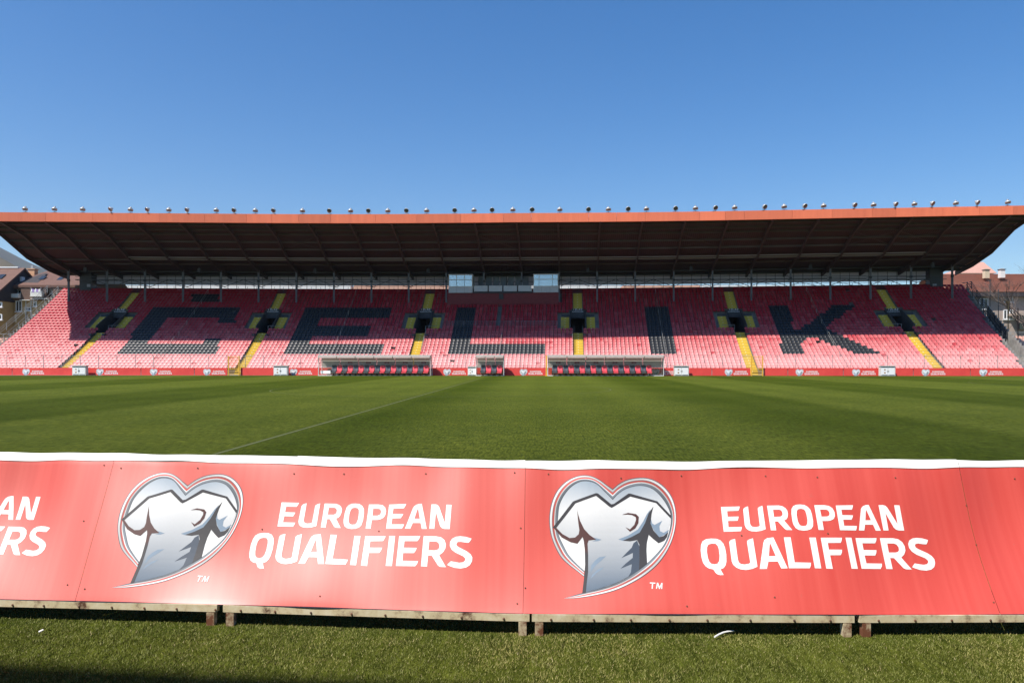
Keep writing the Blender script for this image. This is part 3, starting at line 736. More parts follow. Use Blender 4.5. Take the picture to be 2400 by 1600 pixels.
FL = [(59,0),(128,0),(194,0),(260,1),(306,0),(346,1),(396,0),(439,1),(507,0),(549,1),(598.5,0),(641.5,1),(709,0),(772.6,1),(821.7,0),(864,1),(909,0),(953,1),(1000,0),(1066,1),(1111,0),(1153.5,1),(1202,0),(1247,1),(1312,0),(1379,1),(1426,0),(1472,1),(1515,0),(1583,1),(1630,0),(1676.5,1),(1722,0),(1792,1),(1838,0),(1886,1),(1930.5,0),(2003,1),(2047.5,0),(2099,1),(2143,0),(2185,1),(2240,0),(2290.5,1),(2362,0)]
protos = {}
ORD = ['first','second','third','fourth','fifth','sixth','seventh','eighth','ninth','tenth','eleventh','twelfth','thirteenth','fourteenth','fifteenth','sixteenth','seventeenth','eighteenth','nineteenth','twentieth','twenty-first','twenty-second','twenty-third','twenty-fourth','twenty-fifth','twenty-sixth','twenty-seventh']
cnt = [0, 0]
for px, kd in FL:
    s = s_at(px, 1.15)
    if kd not in protos: o = protos[kd] = flood(kd)
    else: o = copy_tree(protos[kd])
    o.location = p3(s, 1.15, rz(s, 20.14) + .005); o.scale = (.84, .84, .84)
    yaw = -ang(s) + (R((px - 1200) / 1200 * (48 if kd else 12)))
    o.rotation_euler = (0, 0, yaw + random.uniform(-.08, .08))
    k = cnt[kd]; cnt[kd] += 1
    lab = (f'silver drum floodlight aimed steeply down, {ORD[k]} such from the hillside end of the roof' if kd == 0 else f'floodlight tilted to show its dark lens, {ORD[k]} such from the hillside end')
    tag(o, lab, 'floodlight', 'floodlights along the roof edge')

# ------------------------------------------------------------------ pitch side: boards, fence, dugouts, cabinets, gates
K = math.tan(PYAW); YB = 87.0
def bx(px, yb=YB):
    k = (px - 1200) / F; X = k * yb / (1 + k * K); return X, yb - X * K
def bl(px, yb=YB): X, Y = bx(px, yb); return Vector((X, Y, 0))
def blen(a, b, yb=YB): return (bl(b, yb) - bl(a, yb)).length

# --- printed artwork, read off the near boards (2400 px picture units) and turned into flat artwork coordinates later
def cA(x, y): return (570 + x / 7.84, 1160 + y / 7.842)
def cB(x, y): return (830 + x / 7.84, 1160 + y / 7.842)
def cR(x, y): return (1270 + x / 4.751, 1090 + y / 4.751)
A_, B_ = cA, cB
LETTERS = [
 (A_, [(712,135),(1030,140),(1012,178),(985,215),(797,213),(777,314),(962,318),(945,355),(922,392),(762,388),(738,500),(962,505),(945,545),(922,580),(635,577)], None),
 (A_, [(1168,143),(1115,160),(1085,180),(1070,205),(1018,480),(1025,530),(1050,565),(1100,590),(1180,598),(1260,590),(1345,565),(1412,143),(1360,160),(1325,180),(1317,205),(1268,490),(1258,506),(1230,515),(1180,520),(1140,512),(1120,490),(1115,455)], None),
 (A_, [(1490,145),(1690,148),(1750,165),(1790,200),(1808,250),(1800,310),(1775,370),(1740,405),(1700,420),(1788,597),(1690,592),(1665,570),(1590,435),(1540,432),(1515,592),(1425,588)], [(1570,222),(1670,222),(1700,235),(1715,265),(1708,310),(1690,335),(1660,350),(1550,352)]),
 (A_, [(2060,140),(2130,150),(2180,185),(2210,240),(2212,320),(2195,450),(2165,540),(2120,585),(2050,607),(1980,612),(1900,597),(1855,560),(1838,500),(1838,440),(1860,310),(1890,215),(1935,165),(1995,143)], [(2050,217),(2095,228),(2115,255),(2117,310),(2105,420),(2080,490),(2050,525),(1995,532),(1955,522),(1935,490),(1932,430),(1945,330),(1970,255),(2000,225)]),
 (B_, [(265,158),(440,162),(520,178),(570,220),(588,290),(575,360),(540,410),(480,438),(420,447),(320,447),(298,607),(205,605)], [(343,240),(440,242),(475,252),(493,285),(490,320),(470,352),(430,368),(330,368)]),
 (B_, [(645,172),(965,168),(945,210),(920,248),(725,248),(712,345),(910,350),(890,390),(860,428),(705,427),(690,537),(925,540),(910,580),(885,620),(587,615)], None),
 (B_, [(1250,165),(1342,628),(1250,627),(1230,520),(1085,518),(1040,622),(940,620),(1090,240),(1110,212),(1150,182),(1200,167)], [(1183,255),(1215,440),(1115,440),(1165,285)]),
 (B_, [(1425,175),(1505,175),(1545,190),(1570,225),(1675,520),(1702,182),(1798,187),(1765,635),(1670,632),(1620,615),(1590,580),(1510,320),(1482,627),(1390,625)], None),
 (A_, [(380,690),(470,697),(530,725),(562,785),(568,860),(550,980),(510,1110),(470,1180),(420,1225),(362,1243),(370,1290),(382,1345),(320,1347),(275,1330),(255,1300),(240,1243),(170,1225),(125,1185),(103,1120),(108,1030),(135,900),(175,800),(220,735),(290,700)], [(370,780),(430,785),(455,820),(455,880),(430,1000),(395,1090),(350,1140),(295,1153),(240,1140),(217,1100),(217,1030),(235,930),(265,845),(305,795)]),
 (A_, [(785,712),(720,725),(685,745),(668,770),(600,1115),(605,1170),(640,1220),(700,1255),(790,1270),(900,1255),(1000,1220),(1085,715),(1010,735),(975,755),(965,785),(905,1140),(880,1160),(800,1172),(740,1162),(715,1130),(715,1080)], None),
 (A_, [(1428,715),(1498,1268),(1388,1268),(1370,1143),(1210,1140),(1145,1265),(1025,1262),(1235,800),(1265,755),(1320,725)], [(1345,820),(1365,1045),(1250,1045),(1325,845)]),
 (A_, [(1605,722),(1720,725),(1650,1168),(1928,1182),(1910,1230),(1880,1278),(1520,1268)], None),
 (A_, [(2038,738),(2150,740),(2075,1285),(1965,1280)], None),
 (B_, [(200,745),(582,750),(560,800),(530,840),(295,840),(278,958),(515,962),(495,1015),(460,1058),(268,1057),(238,1298),(125,1290)], None),
 (B_, [(648,748),(758,750),(697,1302),(582,1298)], None),
 (B_, [(833,755),(1225,757),(1205,805),(1170,850),(932,848),(918,967),(1158,972),(1140,1020),(1105,1067),(905,1065),(893,1205),(1180,1212),(1165,1260),(1125,1307),(770,1300)], None),
 (B_, [(1285,760),(1520,765),(1610,785),(1670,835),(1695,910),(1685,990),(1640,1060),(1570,1110),(1695,1328),(1590,1322),(1550,1300),(1435,1118),(1365,1115),(1345,1313),(1232,1308)], [(1390,857),(1510,860),(1555,880),(1577,930),(1570,980),(1540,1010),(1495,1020),(1372,1018)]),
 (B_, [(2165,805),(2140,850),(2110,883),(2040,878),(1960,866),(1910,872),(1887,905),(1895,940),(1940,970),(2080,1040),(2145,1090),(2178,1150),(2170,1220),(2130,1290),(2060,1335),(1960,1353),(1850,1340),(1760,1308),(1715,1285),(1785,1220),(1860,1235),(1940,1248),(2010,1238),(2048,1200),(2045,1165),(2010,1130),(1870,1065),(1800,1010),(1767,940),(1772,870),(1810,810),(1880,775),(1960,765),(2060,775)], None)]
OUT_L = [(787,268),(720,225),(640,170),(550,130),(460,118),(370,133),(280,175),(200,245),(140,335),(100,450),(82,590),(95,740),(140,880),(210,1010),(300,1100),(390,1170),(470,1235)]
IN_L = [(787,388),(700,305),(600,215),(490,185),(400,200),(310,260),(240,350),(195,450),(183,560),(178,660),(190,770),(240,880),(300,990),(390,1090),(470,1165)]
OUT_R = [(787,268),(860,205),(960,155),(1080,133),(1190,138),(1290,175),(1380,240),(1450,330),(1490,440),(1503,570),(1490,700),(1450,840),(1380,980),(1280,1110),(1150,1220),(1000,1310),(820,1390),(620,1440),(420,1470),(250,1476)]
IN_R = [(787,388),(850,320),(940,260),(1060,225),(1150,228),(1240,260),(1330,340),(1400,440),(1440,540),(1440,640),(1410,770),(1360,880),(1280,980),(1170,1090),(1050,1180),(960,1240),(820,1310),(640,1370),(450,1415),(250,1474)]
def resample(P, n):
    P = [Vector(p) for p in P]; L = [0]
    for a, b in zip(P, P[1:]): L.append(L[-1] + (b - a).length)
    out = []; j = 0
    for k in range(n):
        d = L[-1] * k / (n - 1)
        while j < len(P) - 2 and L[j + 1] < d: j += 1
        t = (d - L[j]) / max(1e-9, L[j + 1] - L[j])
        # catmull-rom for round outlines
        p0 = P[max(j - 1, 0)]; p1 = P[j]; p2 = P[j + 1]; p3_ = P[min(j + 2, len(P) - 1)]
        out.append(.5 * ((2 * p1) + (p2 - p0) * t + (2 * p0 - 5 * p1 + 4 * p2 - p3_) * t * t + (3 * p1 - p0 - 3 * p2 + p3_) * t ** 3))
    return out
GREY = (.11, .13, .155); WHT = (.72, .735, .75); DK = (.05, .05, .058); BRN = (.085, .04, .04); BLU = (.13, .18, .25); REDB = (.62, .12, .10); STL = (.19, .22, .26)
def band(outc, inn, f0, f1, c0, n=64):
    O = resample(outc, n); I = resample(inn, n)
    return [[O[k].lerp(I[k], f0), O[k + 1].lerp(I[k + 1], f0), O[k + 1].lerp(I[k + 1], f1), O[k].lerp(I[k], f1)] for k in range(n - 1)], c0
INNER = [tuple(p) for p in resample(IN_L, 40)] + [(490, 1180), (460, 1415)] + [tuple(p) for p in resample(IN_R[:-1], 50)][::-1][:-1]
SHIRT = [(150,690),(360,410),(600,325),(780,470),(970,320),(1280,400),(1440,560),(1430,650),(1395,750),(1300,860),(1185,770),(1165,900),(1170,1095),(1050,1180),(960,1240),(820,1310),(640,1370),(455,1415),(480,1200),(490,1000),(455,800),(395,868),(250,800)]
DARKS = [
 [(120,690),(340,412),(355,402),(600,318),(622,322),(770,438),(800,432),(965,312),(985,312),(1290,392),(1440,545),(1440,580),(1275,412),(985,345),(800,462),(775,476),(750,465),(600,348),(372,428),(160,692)],
 [(390,490),(400,540),(425,620),(470,710),(530,775),(605,828),(520,835),(508,870),(515,1000),(515,1180),(500,1300),(490,1412),(450,1420),(470,1250),(482,1100),(478,930),(468,840),(452,795),(395,868),(320,850),(220,795),(130,690),(160,690),(230,760),(310,805),(370,800),(410,765),(417,720),(405,640)],
 [(1245,450),(1225,530),(1212,640),(1245,720),(1310,795),(1360,780),(1410,735),(1395,790),(1365,832),(1300,862),(1240,815),(1190,768),(1168,860),(1163,950),(1170,1095),(1080,1165),(1085,1050),(1085,880),(1060,830),(980,845),(900,838),(1000,795),(1090,745),(1150,640),(1190,530)]]
BLUES = [
 [(1215,480),(1170,540),(1130,620),(1070,710),(960,780),(850,825),(900,840),(1010,800),(1100,742),(1155,640),(1190,540)],
 [(1218,590),(1230,640),(1258,657),(1345,608),(1312,670),(1318,725),(1360,745),(1420,708),(1395,755),(1310,795),(1250,722),(1213,645)],
 [(605,828),(550,800),(600,810),(665,828),(620,845),(560,845)],
 [(715,1010),(640,1020),(590,1060),(550,1110),(540,1190),(600,1110),(660,1060)], [(690,1130),(620,1160),(560,1215),(545,1260),(610,1195),(650,1170)]]
SLATE = [[(1060,835),(1085,900),(1085,1050),(1080,1165),(960,1240),(990,1190),(1000,1100),(875,1150),(930,1095),(1010,1030),(1012,975),(885,1032),(930,985),(1000,915),(1020,865)]]
SWOOSH = [(890,550),(960,528),(1050,540),(1080,570),(1075,640),(1040,700),(980,738),(930,688),(980,712),(1030,660),(1050,600),(1045,572),(1000,550),(950,546)]
TMS = [[(1200,1303),(1262,1307),(1261,1320),(1237,1319),(1232,1376),(1218,1375),(1223,1318),(1199,1316)], [(1278,1308),(1292,1308),(1308,1352),(1328,1310),(1341,1311),(1337,1378),(1325,1378),(1328,1335),(1311,1378),(1302,1378),(1287,1335),(1279,1376),(1267,1375)]]

# --- the near boards: a polyline in plan, leaning back, with slack printed cloth
ZB = .14
def near_xy(px, py): Y = F * (H - ZB) / (py - HY); return Vector(((px - 1200) / F * Y, Y))
NB = [near_xy(0, 1403), near_xy(519, 1415), near_xy(1228, 1437), near_xy(2005, 1439.5), near_xy(2400, 1438)]
NB = [NB[0] - (NB[1] - NB[0]).normalized() * 1.6] + NB[:-1] + [NB[3] + (NB[4] - NB[3]).normalized() * 2.9]
NL = [0.]
for a, b in zip(NB, NB[1:]): NL.append(NL[-1] + (b - a).length)
TILT = R(27)
def plan(a):
    """point and back-normal on the board foot line at arc length a (softened at the joints)"""
    def raw(q):
        j = 0
        while j < len(NL) - 2 and NL[j + 1] < q: j += 1
        return NB[j].lerp(NB[j + 1], (q - NL[j]) / (NL[j + 1] - NL[j]))
    h = .18; p = (raw(a - h) + raw(a) * 2 + raw(a + h)) / 4
    d = (raw(a + h) - raw(a - h)).normalized(); return p, Vector((-d.y, d.x))
def flat(a, t, o=0.):
    p, n = plan(a); n3 = Vector((n.x, n.y, 0)); upv = n3 * math.sin(TILT) + Vector((0, 0, math.cos(TILT))); nv = -n3 * math.cos(TILT) + Vector((0, 0, math.sin(TILT)))
    return Vector((p.x, p.y, ZB)) + upv * t + nv * o
rw = np.random.RandomState(11)
WV = [(rw.uniform(2.0, 6.0), rw.uniform(-1.6, 1.6), rw.uniform(0, 6.28), rw.uniform(.5, 1.)) for _ in range(7)]
WV2 = [(rw.uniform(8, 15), rw.uniform(-3, 3), rw.uniform(0, 6.28), rw.uniform(.3, 1.)) for _ in range(5)]
def wave(a, t):
    v = sum(k * math.sin(f * a + g * t * 2.2 + ph) for f, g, ph, k in WV) * .0105
    v2 = sum(k * math.sin(f * a + g * t + ph) for f, g, ph, k in WV2) * .0038
    edge = .35 + .65 * math.sin(math.pi * min(1, max(0, t))) ** .7
    return -.024 * math.sin(math.pi * min(1, max(0, t / .955))) + v * edge + v2 * (.25 + .75 * t * t)
def top_t(a):
    a1_ = NL[3]; return .974 + (.947 - .974) * min(1., max(0., (a - 1.6) / (a1_ - 1.6))) if a < a1_ else .947 + .012 * min(1., (a - a1_) / 3.)
def board(a, t, o=0.): return flat(a, t, wave(a, t) + o)
def unproject(px, py):
    a = (px - 1200) / F * 5.2 + NL[1] + 3.4; t = .5
    for _ in range(30):
        def e(a, t): q = pix(flat(a, t, -.024 * math.sin(math.pi * min(1, max(0, t / .955))))); return q[0] - px, q[1] - py
        h = 1e-3; r = e(a, t); ra = e(a + h, t); rt = e(a, t + h)
        J = ((ra[0] - r[0]) / h, (rt[0] - r[0]) / h, (ra[1] - r[1]) / h, (rt[1] - r[1]) / h); det = J[0] * J[3] - J[1] * J[2]
        a -= (r[0] * J[3] - r[1] * J[1]) / det; t -= (J[0] * r[1] - J[2] * r[0]) / det
        a = min(max(a, .2), NL[-1] - .2); t = min(max(t, -.5), 1.6)
    return a, t
def art(fn, pts): return [Vector(unproject(*fn(*p))) for p in pts]
def fill(outer, holes=(), h=.045, sub=.03):
    """triangulate an outline with holes, with extra inner points so it can follow the slack cloth"""
    P, E = [], []; loops = [outer] + list(holes)
    for lp in loops:
        k0 = len(P); Q = []
        for a, b in zip(lp, lp[1:] + lp[:1]):
            a = Vector(a); b = Vector(b); n = max(1, int((b - a).length / sub))
            Q += [a.lerp(b, j / n) for j in range(n)]
        P += Q; E += [(k0 + i, k0 + (i + 1) % len(Q)) for i in range(len(Q))]
    xs = [p.x for p in outer]; ys = [p.y for p in outer]
    tup = [[tuple(p) for p in lp] for lp in loops]
    x = min(xs) + h / 2
    while x < max(xs):
        y = min(ys) + h / 2
        while y < max(ys):
            if inside((x, y), tup[0]) and not any(inside((x, y), l) for l in tup[1:]): P.append(Vector((x, y)))
            y += h
        x += h
    r = delaunay_2d_cdt(P, E, [], 0, 1e-6); V = r[0]; T = []
    for f in r[2]:
        c = sum((V[i] for i in f), Vector((0, 0))) / len(f)
        if inside(tuple(c), tup[0]) and not any(inside(tuple(c), l) for l in tup[1:]): T.append(tuple(f))
    return V, T
# artwork in board coordinates, relative to the anchor of board 1
aE = Vector(unproject(*cR(787, 268)))
LET_ART = []
for fn, o_, h_ in LETTERS: LET_ART.append(fill(art(fn, o_), [art(fn, h_)] if h_ else []))
EMB = []   # (V, T, colour function, layer)
def emb(poly, colf, layer):
    V, T = fill(poly); EMB.append(([v - aE for v in V], T, colf, layer))
def grad(v):
    k = min(1, max(0, (-.12 - v.y) / .52)); return tuple(WHT[j] + (BLU[j] * .85 - WHT[j]) * k ** .9 for j in range(3))
def gin(v):
    k = min(1, max(0, (.02 - v.y + abs(v.x) * .2) / .3)); return tuple((.30, .37, .45)[j] + (WHT[j] - (.30, .37, .45)[j]) * min(1, k * 1.1) for j in range(3))
for ring in ((OUT_L, IN_L), (OUT_R, IN_R)):
    for f0, f1, c0 in ((0, .09, GREY), (.09, .30, WHT), (.30, .36, STL), (.36, .56, REDB), (.56, .68, WHT), (.68, .90, STL), (.90, 1., GREY)):
        quads, c_ = band(*ring, f0, f1, c0)
        V = []; T = []
        for q in quads: k = len(V); V += [Vector(unproject(*cR(*p))) - aE for p in q]; T.append((k, k + 1, k + 2, k + 3))
        EMB.append((V, T, (lambda v, c=c_, f=f0: tuple(q * (.86 + .24 * math.sin(3 * math.atan2(v.y + .3, v.x) + f * 5)) for q in c)), 1))
emb(art(cR, INNER), gin, 0)
emb(art(cR, SHIRT), grad, 2)
for p in BLUES: emb(art(cR, p), (lambda v: (.20, .27, .36)), 3)
for p in SLATE: emb(art(cR, p), (lambda v: (.06, .08, .115)), 3)
for k, p in enumerate(DARKS): emb(art(cR, p), (lambda v, k=k: DK if v.x * (1 if k else 0) >= -9 and k != 1 else BRN if v.y > -.42 and k == 1 else DK), 4)
emb(art(cR, SWOOSH), (lambda v: BRN), 5)
for p in TMS: emb(art(cR, p), (lambda v: WHT), 2)
# anchor offsets on each board
aE1 = Vector(unproject(220 + 1015 / 4.612, 1080 + 262 / 4.612))
aL1 = Vector(unproject(*cA(635, 577))); aL2 = Vector(unproject(1200 + 975 / 1.96, 1040 + 400 / 1.96))
aS1 = Vector(unproject(*cB(2165, 805))); aS0 = Vector(unproject(117, 1236))
PER = aE.x - aE1.x
ANCH = [(aE1 - Vector((aS1.x - aS0.x, 0)), aS0 - aS1), (aE1, Vector((0, 0))), (aE, aL2 - aL1), (aE + Vector((PER, 0)), aL2 - aL1 + Vector((PER, 0)))]
seams = [.02, unproject(180, 1400)[0], unproject(1226, 1437)[0], unproject(2345, 1437)[0], NL[-1] - .02]
LAB = ['red vinyl advertising banner at the hillside end reading AN ERS where the frame cuts it', 'red vinyl advertising banner with heart emblem on the two frames nearest the halfway line', 'red vinyl advertising banner with heart emblem above the white plastic strip', 'plain red end of an advertising banner past the second heart emblem']
SCREWS = [[(245.5,1090.5),(200,1222),(160,1370)], [(286,1098),(463.5,1096.5),(689.5,1110),(805,1109),(998,1110),(1206,1107),(614.5,1239.5),(887.5,1243.5),(1220,1236),(751.5,1397),(1212,1413),(201,1380),(1231,1376)],
          [(1285,1111),(1455,1120),(1598,1112),(1794,1115),(1914,1119),(2095,1121),(2267,1183),(2292,1274),(1738,1254),(1936,1252),(1814.5,1399),(1609,1420),(2330,1410),(1231,1376),(1220,1236)], [(2380,1120)]]
for bi in range(4):
    a0, a1 = seams[bi], seams[bi + 1] - .0025
    mid, nn = plan((a0 + a1) / 2)
    E_ = empty('advertising_banner', (mid.x, mid.y, 0), 0, LAB[bi], 'banner', 'red banners on the near board frames')
    na = int((a1 - a0) / .02); ntt = 50; V = []
    for i in range(na + 1):
        for j in range(ntt + 1):
            a_ = a0 + (a1 - a0) * i / na; V.append(board(a_, top_t(a_) * j / ntt))
    V = np.array([tuple(v - Vector((mid.x, mid.y, 0))) for v in V]); n1 = ntt + 1
    I, J = np.meshgrid(np.arange(na), np.arange(ntt), indexing='ij'); q = (I * n1 + J).ravel()
    o = np_mesh('cloth', V, np.stack([q, q + n1, q + n1 + 1, q + 1], 1), M['banner'], None, E_)
    o.data.polygons.foreach_set('use_smooth', [True] * len(o.data.polygons))
    # white hem rolled over the top
    hem = MB(); cuts = [a0, unproject(695, 1085)[0], a1] if bi == 1 else [a0, a1]
    for hi, (h0, h1) in enumerate(zip(cuts, cuts[1:])):
        n = int((h1 - h0) / .04) + 1; dz = .004 * (hi % 2) - (.004 if bi == 3 else 0); P = []; prof_h = [(0, .004), (.040 + dz, .004), (.056 + dz, -.004), (.062 + dz, -.03), (.045 + dz, -.07), (-.02, -.075)]
        for i in range(n + 1):
            a = h0 + (h1 - h0) * i / n
            lo = -.002 + .006 * math.sin(a * 3.1) + .004 * math.sin(a * 7.7 + 1); tp = top_t(a)
            for jx, (t, o_) in enumerate(prof_h): P.append(flat(a, tp + (lo if jx == 0 else t), wave(a, tp) + o_))
        hem.mesh(P, [(i * 6 + j, (i + 1) * 6 + j, (i + 1) * 6 + j + 1, i * 6 + j + 1) for i in range(n) for j in range(5)])
    world_child(hem.build('top_hem', M['banner_white'], E_))
    dE, dL = ANCH[bi]
    eb = MB()
    for V, T, cf, ly in EMB:
        k = len(eb.v)
        for v in V:
            q = v + dE; eb.v.append(tuple(board(q.x, q.y, .0012 + ly * .0005))); eb.c.append((*cf(v), 1))
        for f in T: eb.f.append(tuple(i + k for i in f)); eb.mi.append(0)
    if bi < 3 and dE.x - .4 > a0:
        o = link('heart_emblem', eb.data('heart_emblem', True), E_, M['art']); world_child(o)
    lt = MB()
    for V, T in LET_ART:
        Q = [v + dL for v in V]
        if bi < 3 and max(q.x for q in Q) < a1 and min(q.x for q in Q) > a0: lt.mesh([board(q.x, q.y, .0014) for q in Q], T)
    if lt.v: world_child(lt.build('lettering', M['print'], E_))
    sw = MB()
    for px, py in SCREWS[bi]:
        a, t = unproject(px, py)
        if a0 < a < a1: 
            c = board(a, t, .002); T = Matrix.Translation(c) @ Matrix.Rotation(-TILT + R(90), 4, 'X'); sw.lathe([(.005, 0), (.0045, .003), (0, .004)], T, 8)
    if sw.v: o = sw.build('screw_heads', M['rust'], E_); world_child(o); o['kind'] = 'stuff'

# steel frames under the banners
fr_px = [(-700, 503), (519.5, 1241), (1246.5, 2003), (2012, 3300)]
FLAB = ['rusty cream board frame at the hillside end of the near boards', 'rusty cream board frame under the hearted banner left of the middle leg pair', 'rusty cream board frame behind the white plastic strip on the grass', 'pale board frame at the end past the right-hand leg pair']
for fi, (pa, pb) in enumerate(fr_px):
    a0 = unproject(max(pa, -150), 1430)[0] if pa > -200 else .05; a1 = unproject(pb, 1440)[0] if pb < 2600 else NL[-1] - .05
    mid, nn = plan((a0 + a1) / 2); E_ = empty('board_frame', (mid.x, mid.y, 0), 0, FLAB[fi], 'frame', 'steel frames of the near boards')
    pA, nA = plan(a0 + .02); pB, nB = plan(a1 - .02)
    def P3(a, back, z): p, n = plan(a); return Vector((p.x + n.x * back, p.y + n.y * back, z))
    m = MB(); n = 10
    zr_ = ZB - .029
    for k in range(n): m.bar(P3(a0 + (a1 - a0) * k / n, .02, zr_), P3(a0 + (a1 - a0) * (k + 1) / n, .02, zr_), .04, .044)
    world_child(m.build('bottom_rail', M['rail'], E_))
    m = MB()
    for k in range(n): m.bar(flat(a0 + (a1 - a0) * k / n, .90, -.06), flat(a0 + (a1 - a0) * (k + 1) / n, .90, -.06), .04)
    world_child(m.build('top_rail', M['rail'], E_))
    for ae in (a0 + .045, a1 - .045):
        m = MB(); p = P3(ae, .022, 0); m.bar((p.x, p.y, -.02), (p.x, p.y, zr_ - .027), .05); world_child(m.build('leg', M['leg'], E_))
        m = MB(); b = P3(ae, .95, -.02); m.bar(flat(ae, .88, -.06), b, .04); m.bar(P3(ae, .05, zr_), P3(ae, .95, zr_ - .03), .035); m.bar(P3(ae, .07, zr_), flat(ae, .88, -.10), .035)
        world_child(m.build('rear_strut', M['rail'], E_))
    bt = MB(); q = a0 + .12
    while q < a1: 
        p = P3(q, -.001, zr_ - .008); bt.lathe([(.008, 0), (.006, .004), (0, .005)], Matrix.Translation(p) @ Matrix.Rotation(R(90), 4, 'X'), 7); q += .245 + random.uniform(-.03, .03)
    o = bt.build('bolt_heads', M['rust'], E_); world_child(o); o['kind'] = 'stuff'

# --- far boards
hs = 18.0 * YB / F       # their height
sc_far = 1.04
fe = MB()
for V, T, cf, ly in EMB:
    k = len(fe.v)
    for v in V: fe.v.append((v.x * sc_far * 1.02, -.012 - ly * .002, v.y * sc_far * 1.0)); fe.c.append((*[min(.85, q * 1.3 + .10) for q in cf(v)], 1))
    for f in T: fe.f.append(tuple(i + k for i in f)); fe.mi.append(0)
far_emb = fe.data('heart_emblem', True); far_emb.materials.append(M['art'])
fl_ = MB()
for V, T in LET_ART: fl_.mesh([((v.x - aE1.x) * sc_far * 1.02, -.014, (v.y - aE1.y) * sc_far) for v in V], T)
far_let = fl_.data('lettering'); far_let.materials.append(M['print'])
FB = [(-75, 28, None), (29, 170, 61), (171, 330, 234), (331, 455, 360), (456, 533, 485), (563.5, 674, None), (675, 747, 688), (748, 1011, 'd'), (1012, 1114, 1047.6), (1115, 1181, 'd'), (1182, 1279, 1226.7), (1284, 1519, 'd'), (1520, 1581, 1536), (1582, 1668, None), (1669, 1759, 1707.4), (1790, 1846, None), (1847, 1976, 1873.5), (1977, 2063, 2006), (2064, 2140, None), (2141, 2274, 2169), (2275, 2420, 2304)]
names = {None: 'plain red advertising board', 'd': 'long red advertising board standing behind a dugout'}
plainl = iter(['plain red pitchside board at the hillside end of the far touchline', 'plain red pitchside board between the far yellow gate and its cabinet', 'plain red pitchside board beside the cabinet past the long dugout', 'plain red pitchside board just past the gate with yellow steps behind', 'plain red pitchside board behind the last white cabinet'])
dugl = iter(['red pitchside board glimpsed behind the dugout nearest the hill', 'red pitchside board glimpsed behind the four-seat dugout', 'red pitchside board glimpsed behind the dugout with the yellow post'])
hk = 0
for a, b, hx in FB:
    pa, pb = bl(a), bl(b); mid = (pa + pb) / 2; wd = (pb - pa).length - .03
    if hx is None: lab = next(plainl)
    elif hx == 'd': lab = next(dugl)
    else: lab = f'red far pitchside board with heart emblem, {ORD[hk]} with a heart from the hillside end'; hk += 1
    E_ = empty('advertising_board', mid, -PYAW, lab, 'board', 'red boards along the far touchline')
    m = MB(); m.box((0, 0, hs / 2 + .02), (wd, .03, hs)); m.build('panel', M['far_red'], E_)
    m = MB(); m.box((0, .05, hs + .0), (wd, .05, .03)); 
    for x in (-wd / 2 + .1, wd / 2 - .1): m.bar((x, .05, 0), (x, .05, hs), .04); m.bar((x, .06, hs * .8), (x, .6, 0), .03)
    m.build('support', M['galv'], E_)
    if hx not in (None, 'd'):
        d = (bl(hx) - mid); xl = d.length * (1 if d.x > 0 else -1)
        for me in (far_emb, far_let):
            o = link(me.name, me, E_); o.location = (xl + .02, -.006, hs * .775)

# --- low mesh fence behind the boards
mid = bl(1200, YB + .35)
FE = empty('mesh_fence', mid, -PYAW, 'low pale wire mesh fence running behind the red boards before the seats', 'fence')
def fx(px): d = bl(px, YB + .35) - mid; return d.length * (1 if d.x > 0 else -1)
zt_f = 2.3
post = MB().box((0, 0, zt_f / 2), (.05, .05, zt_f)).data('fence_post'); post.materials.append(M['galv'])
px = -70.
while px < 2460:
    if not any(g0 < px < g1 for g0, g1 in ((534, 562), (1760, 1789))): o = link('fence_post', post, FE); o.location = (fx(px), 0, 0)
    px += 43
for a, b in ((-75, 533), (562, 1759), (1790, 2470)):
    m = MB(); m.bar((fx(a), 0, zt_f), (fx(b), 0, zt_f), .055); m.bar((fx(a), 0, 1.05), (fx(b), 0, 1.05), .035); m.build('top_rail', M['galv'], FE)
    m = MB(); x = fx(a)
    while x < fx(b): m.bar((x, .03, .9), (x, .03, zt_f), .0065); x += .13
    z = 1.15
    while z < zt_f: m.bar((fx(a), .03, z), (fx(b), .03, z), .0065); z += .13
    o = m.build('wire_mesh', M['white_metal'], FE); o['kind'] = 'stuff'

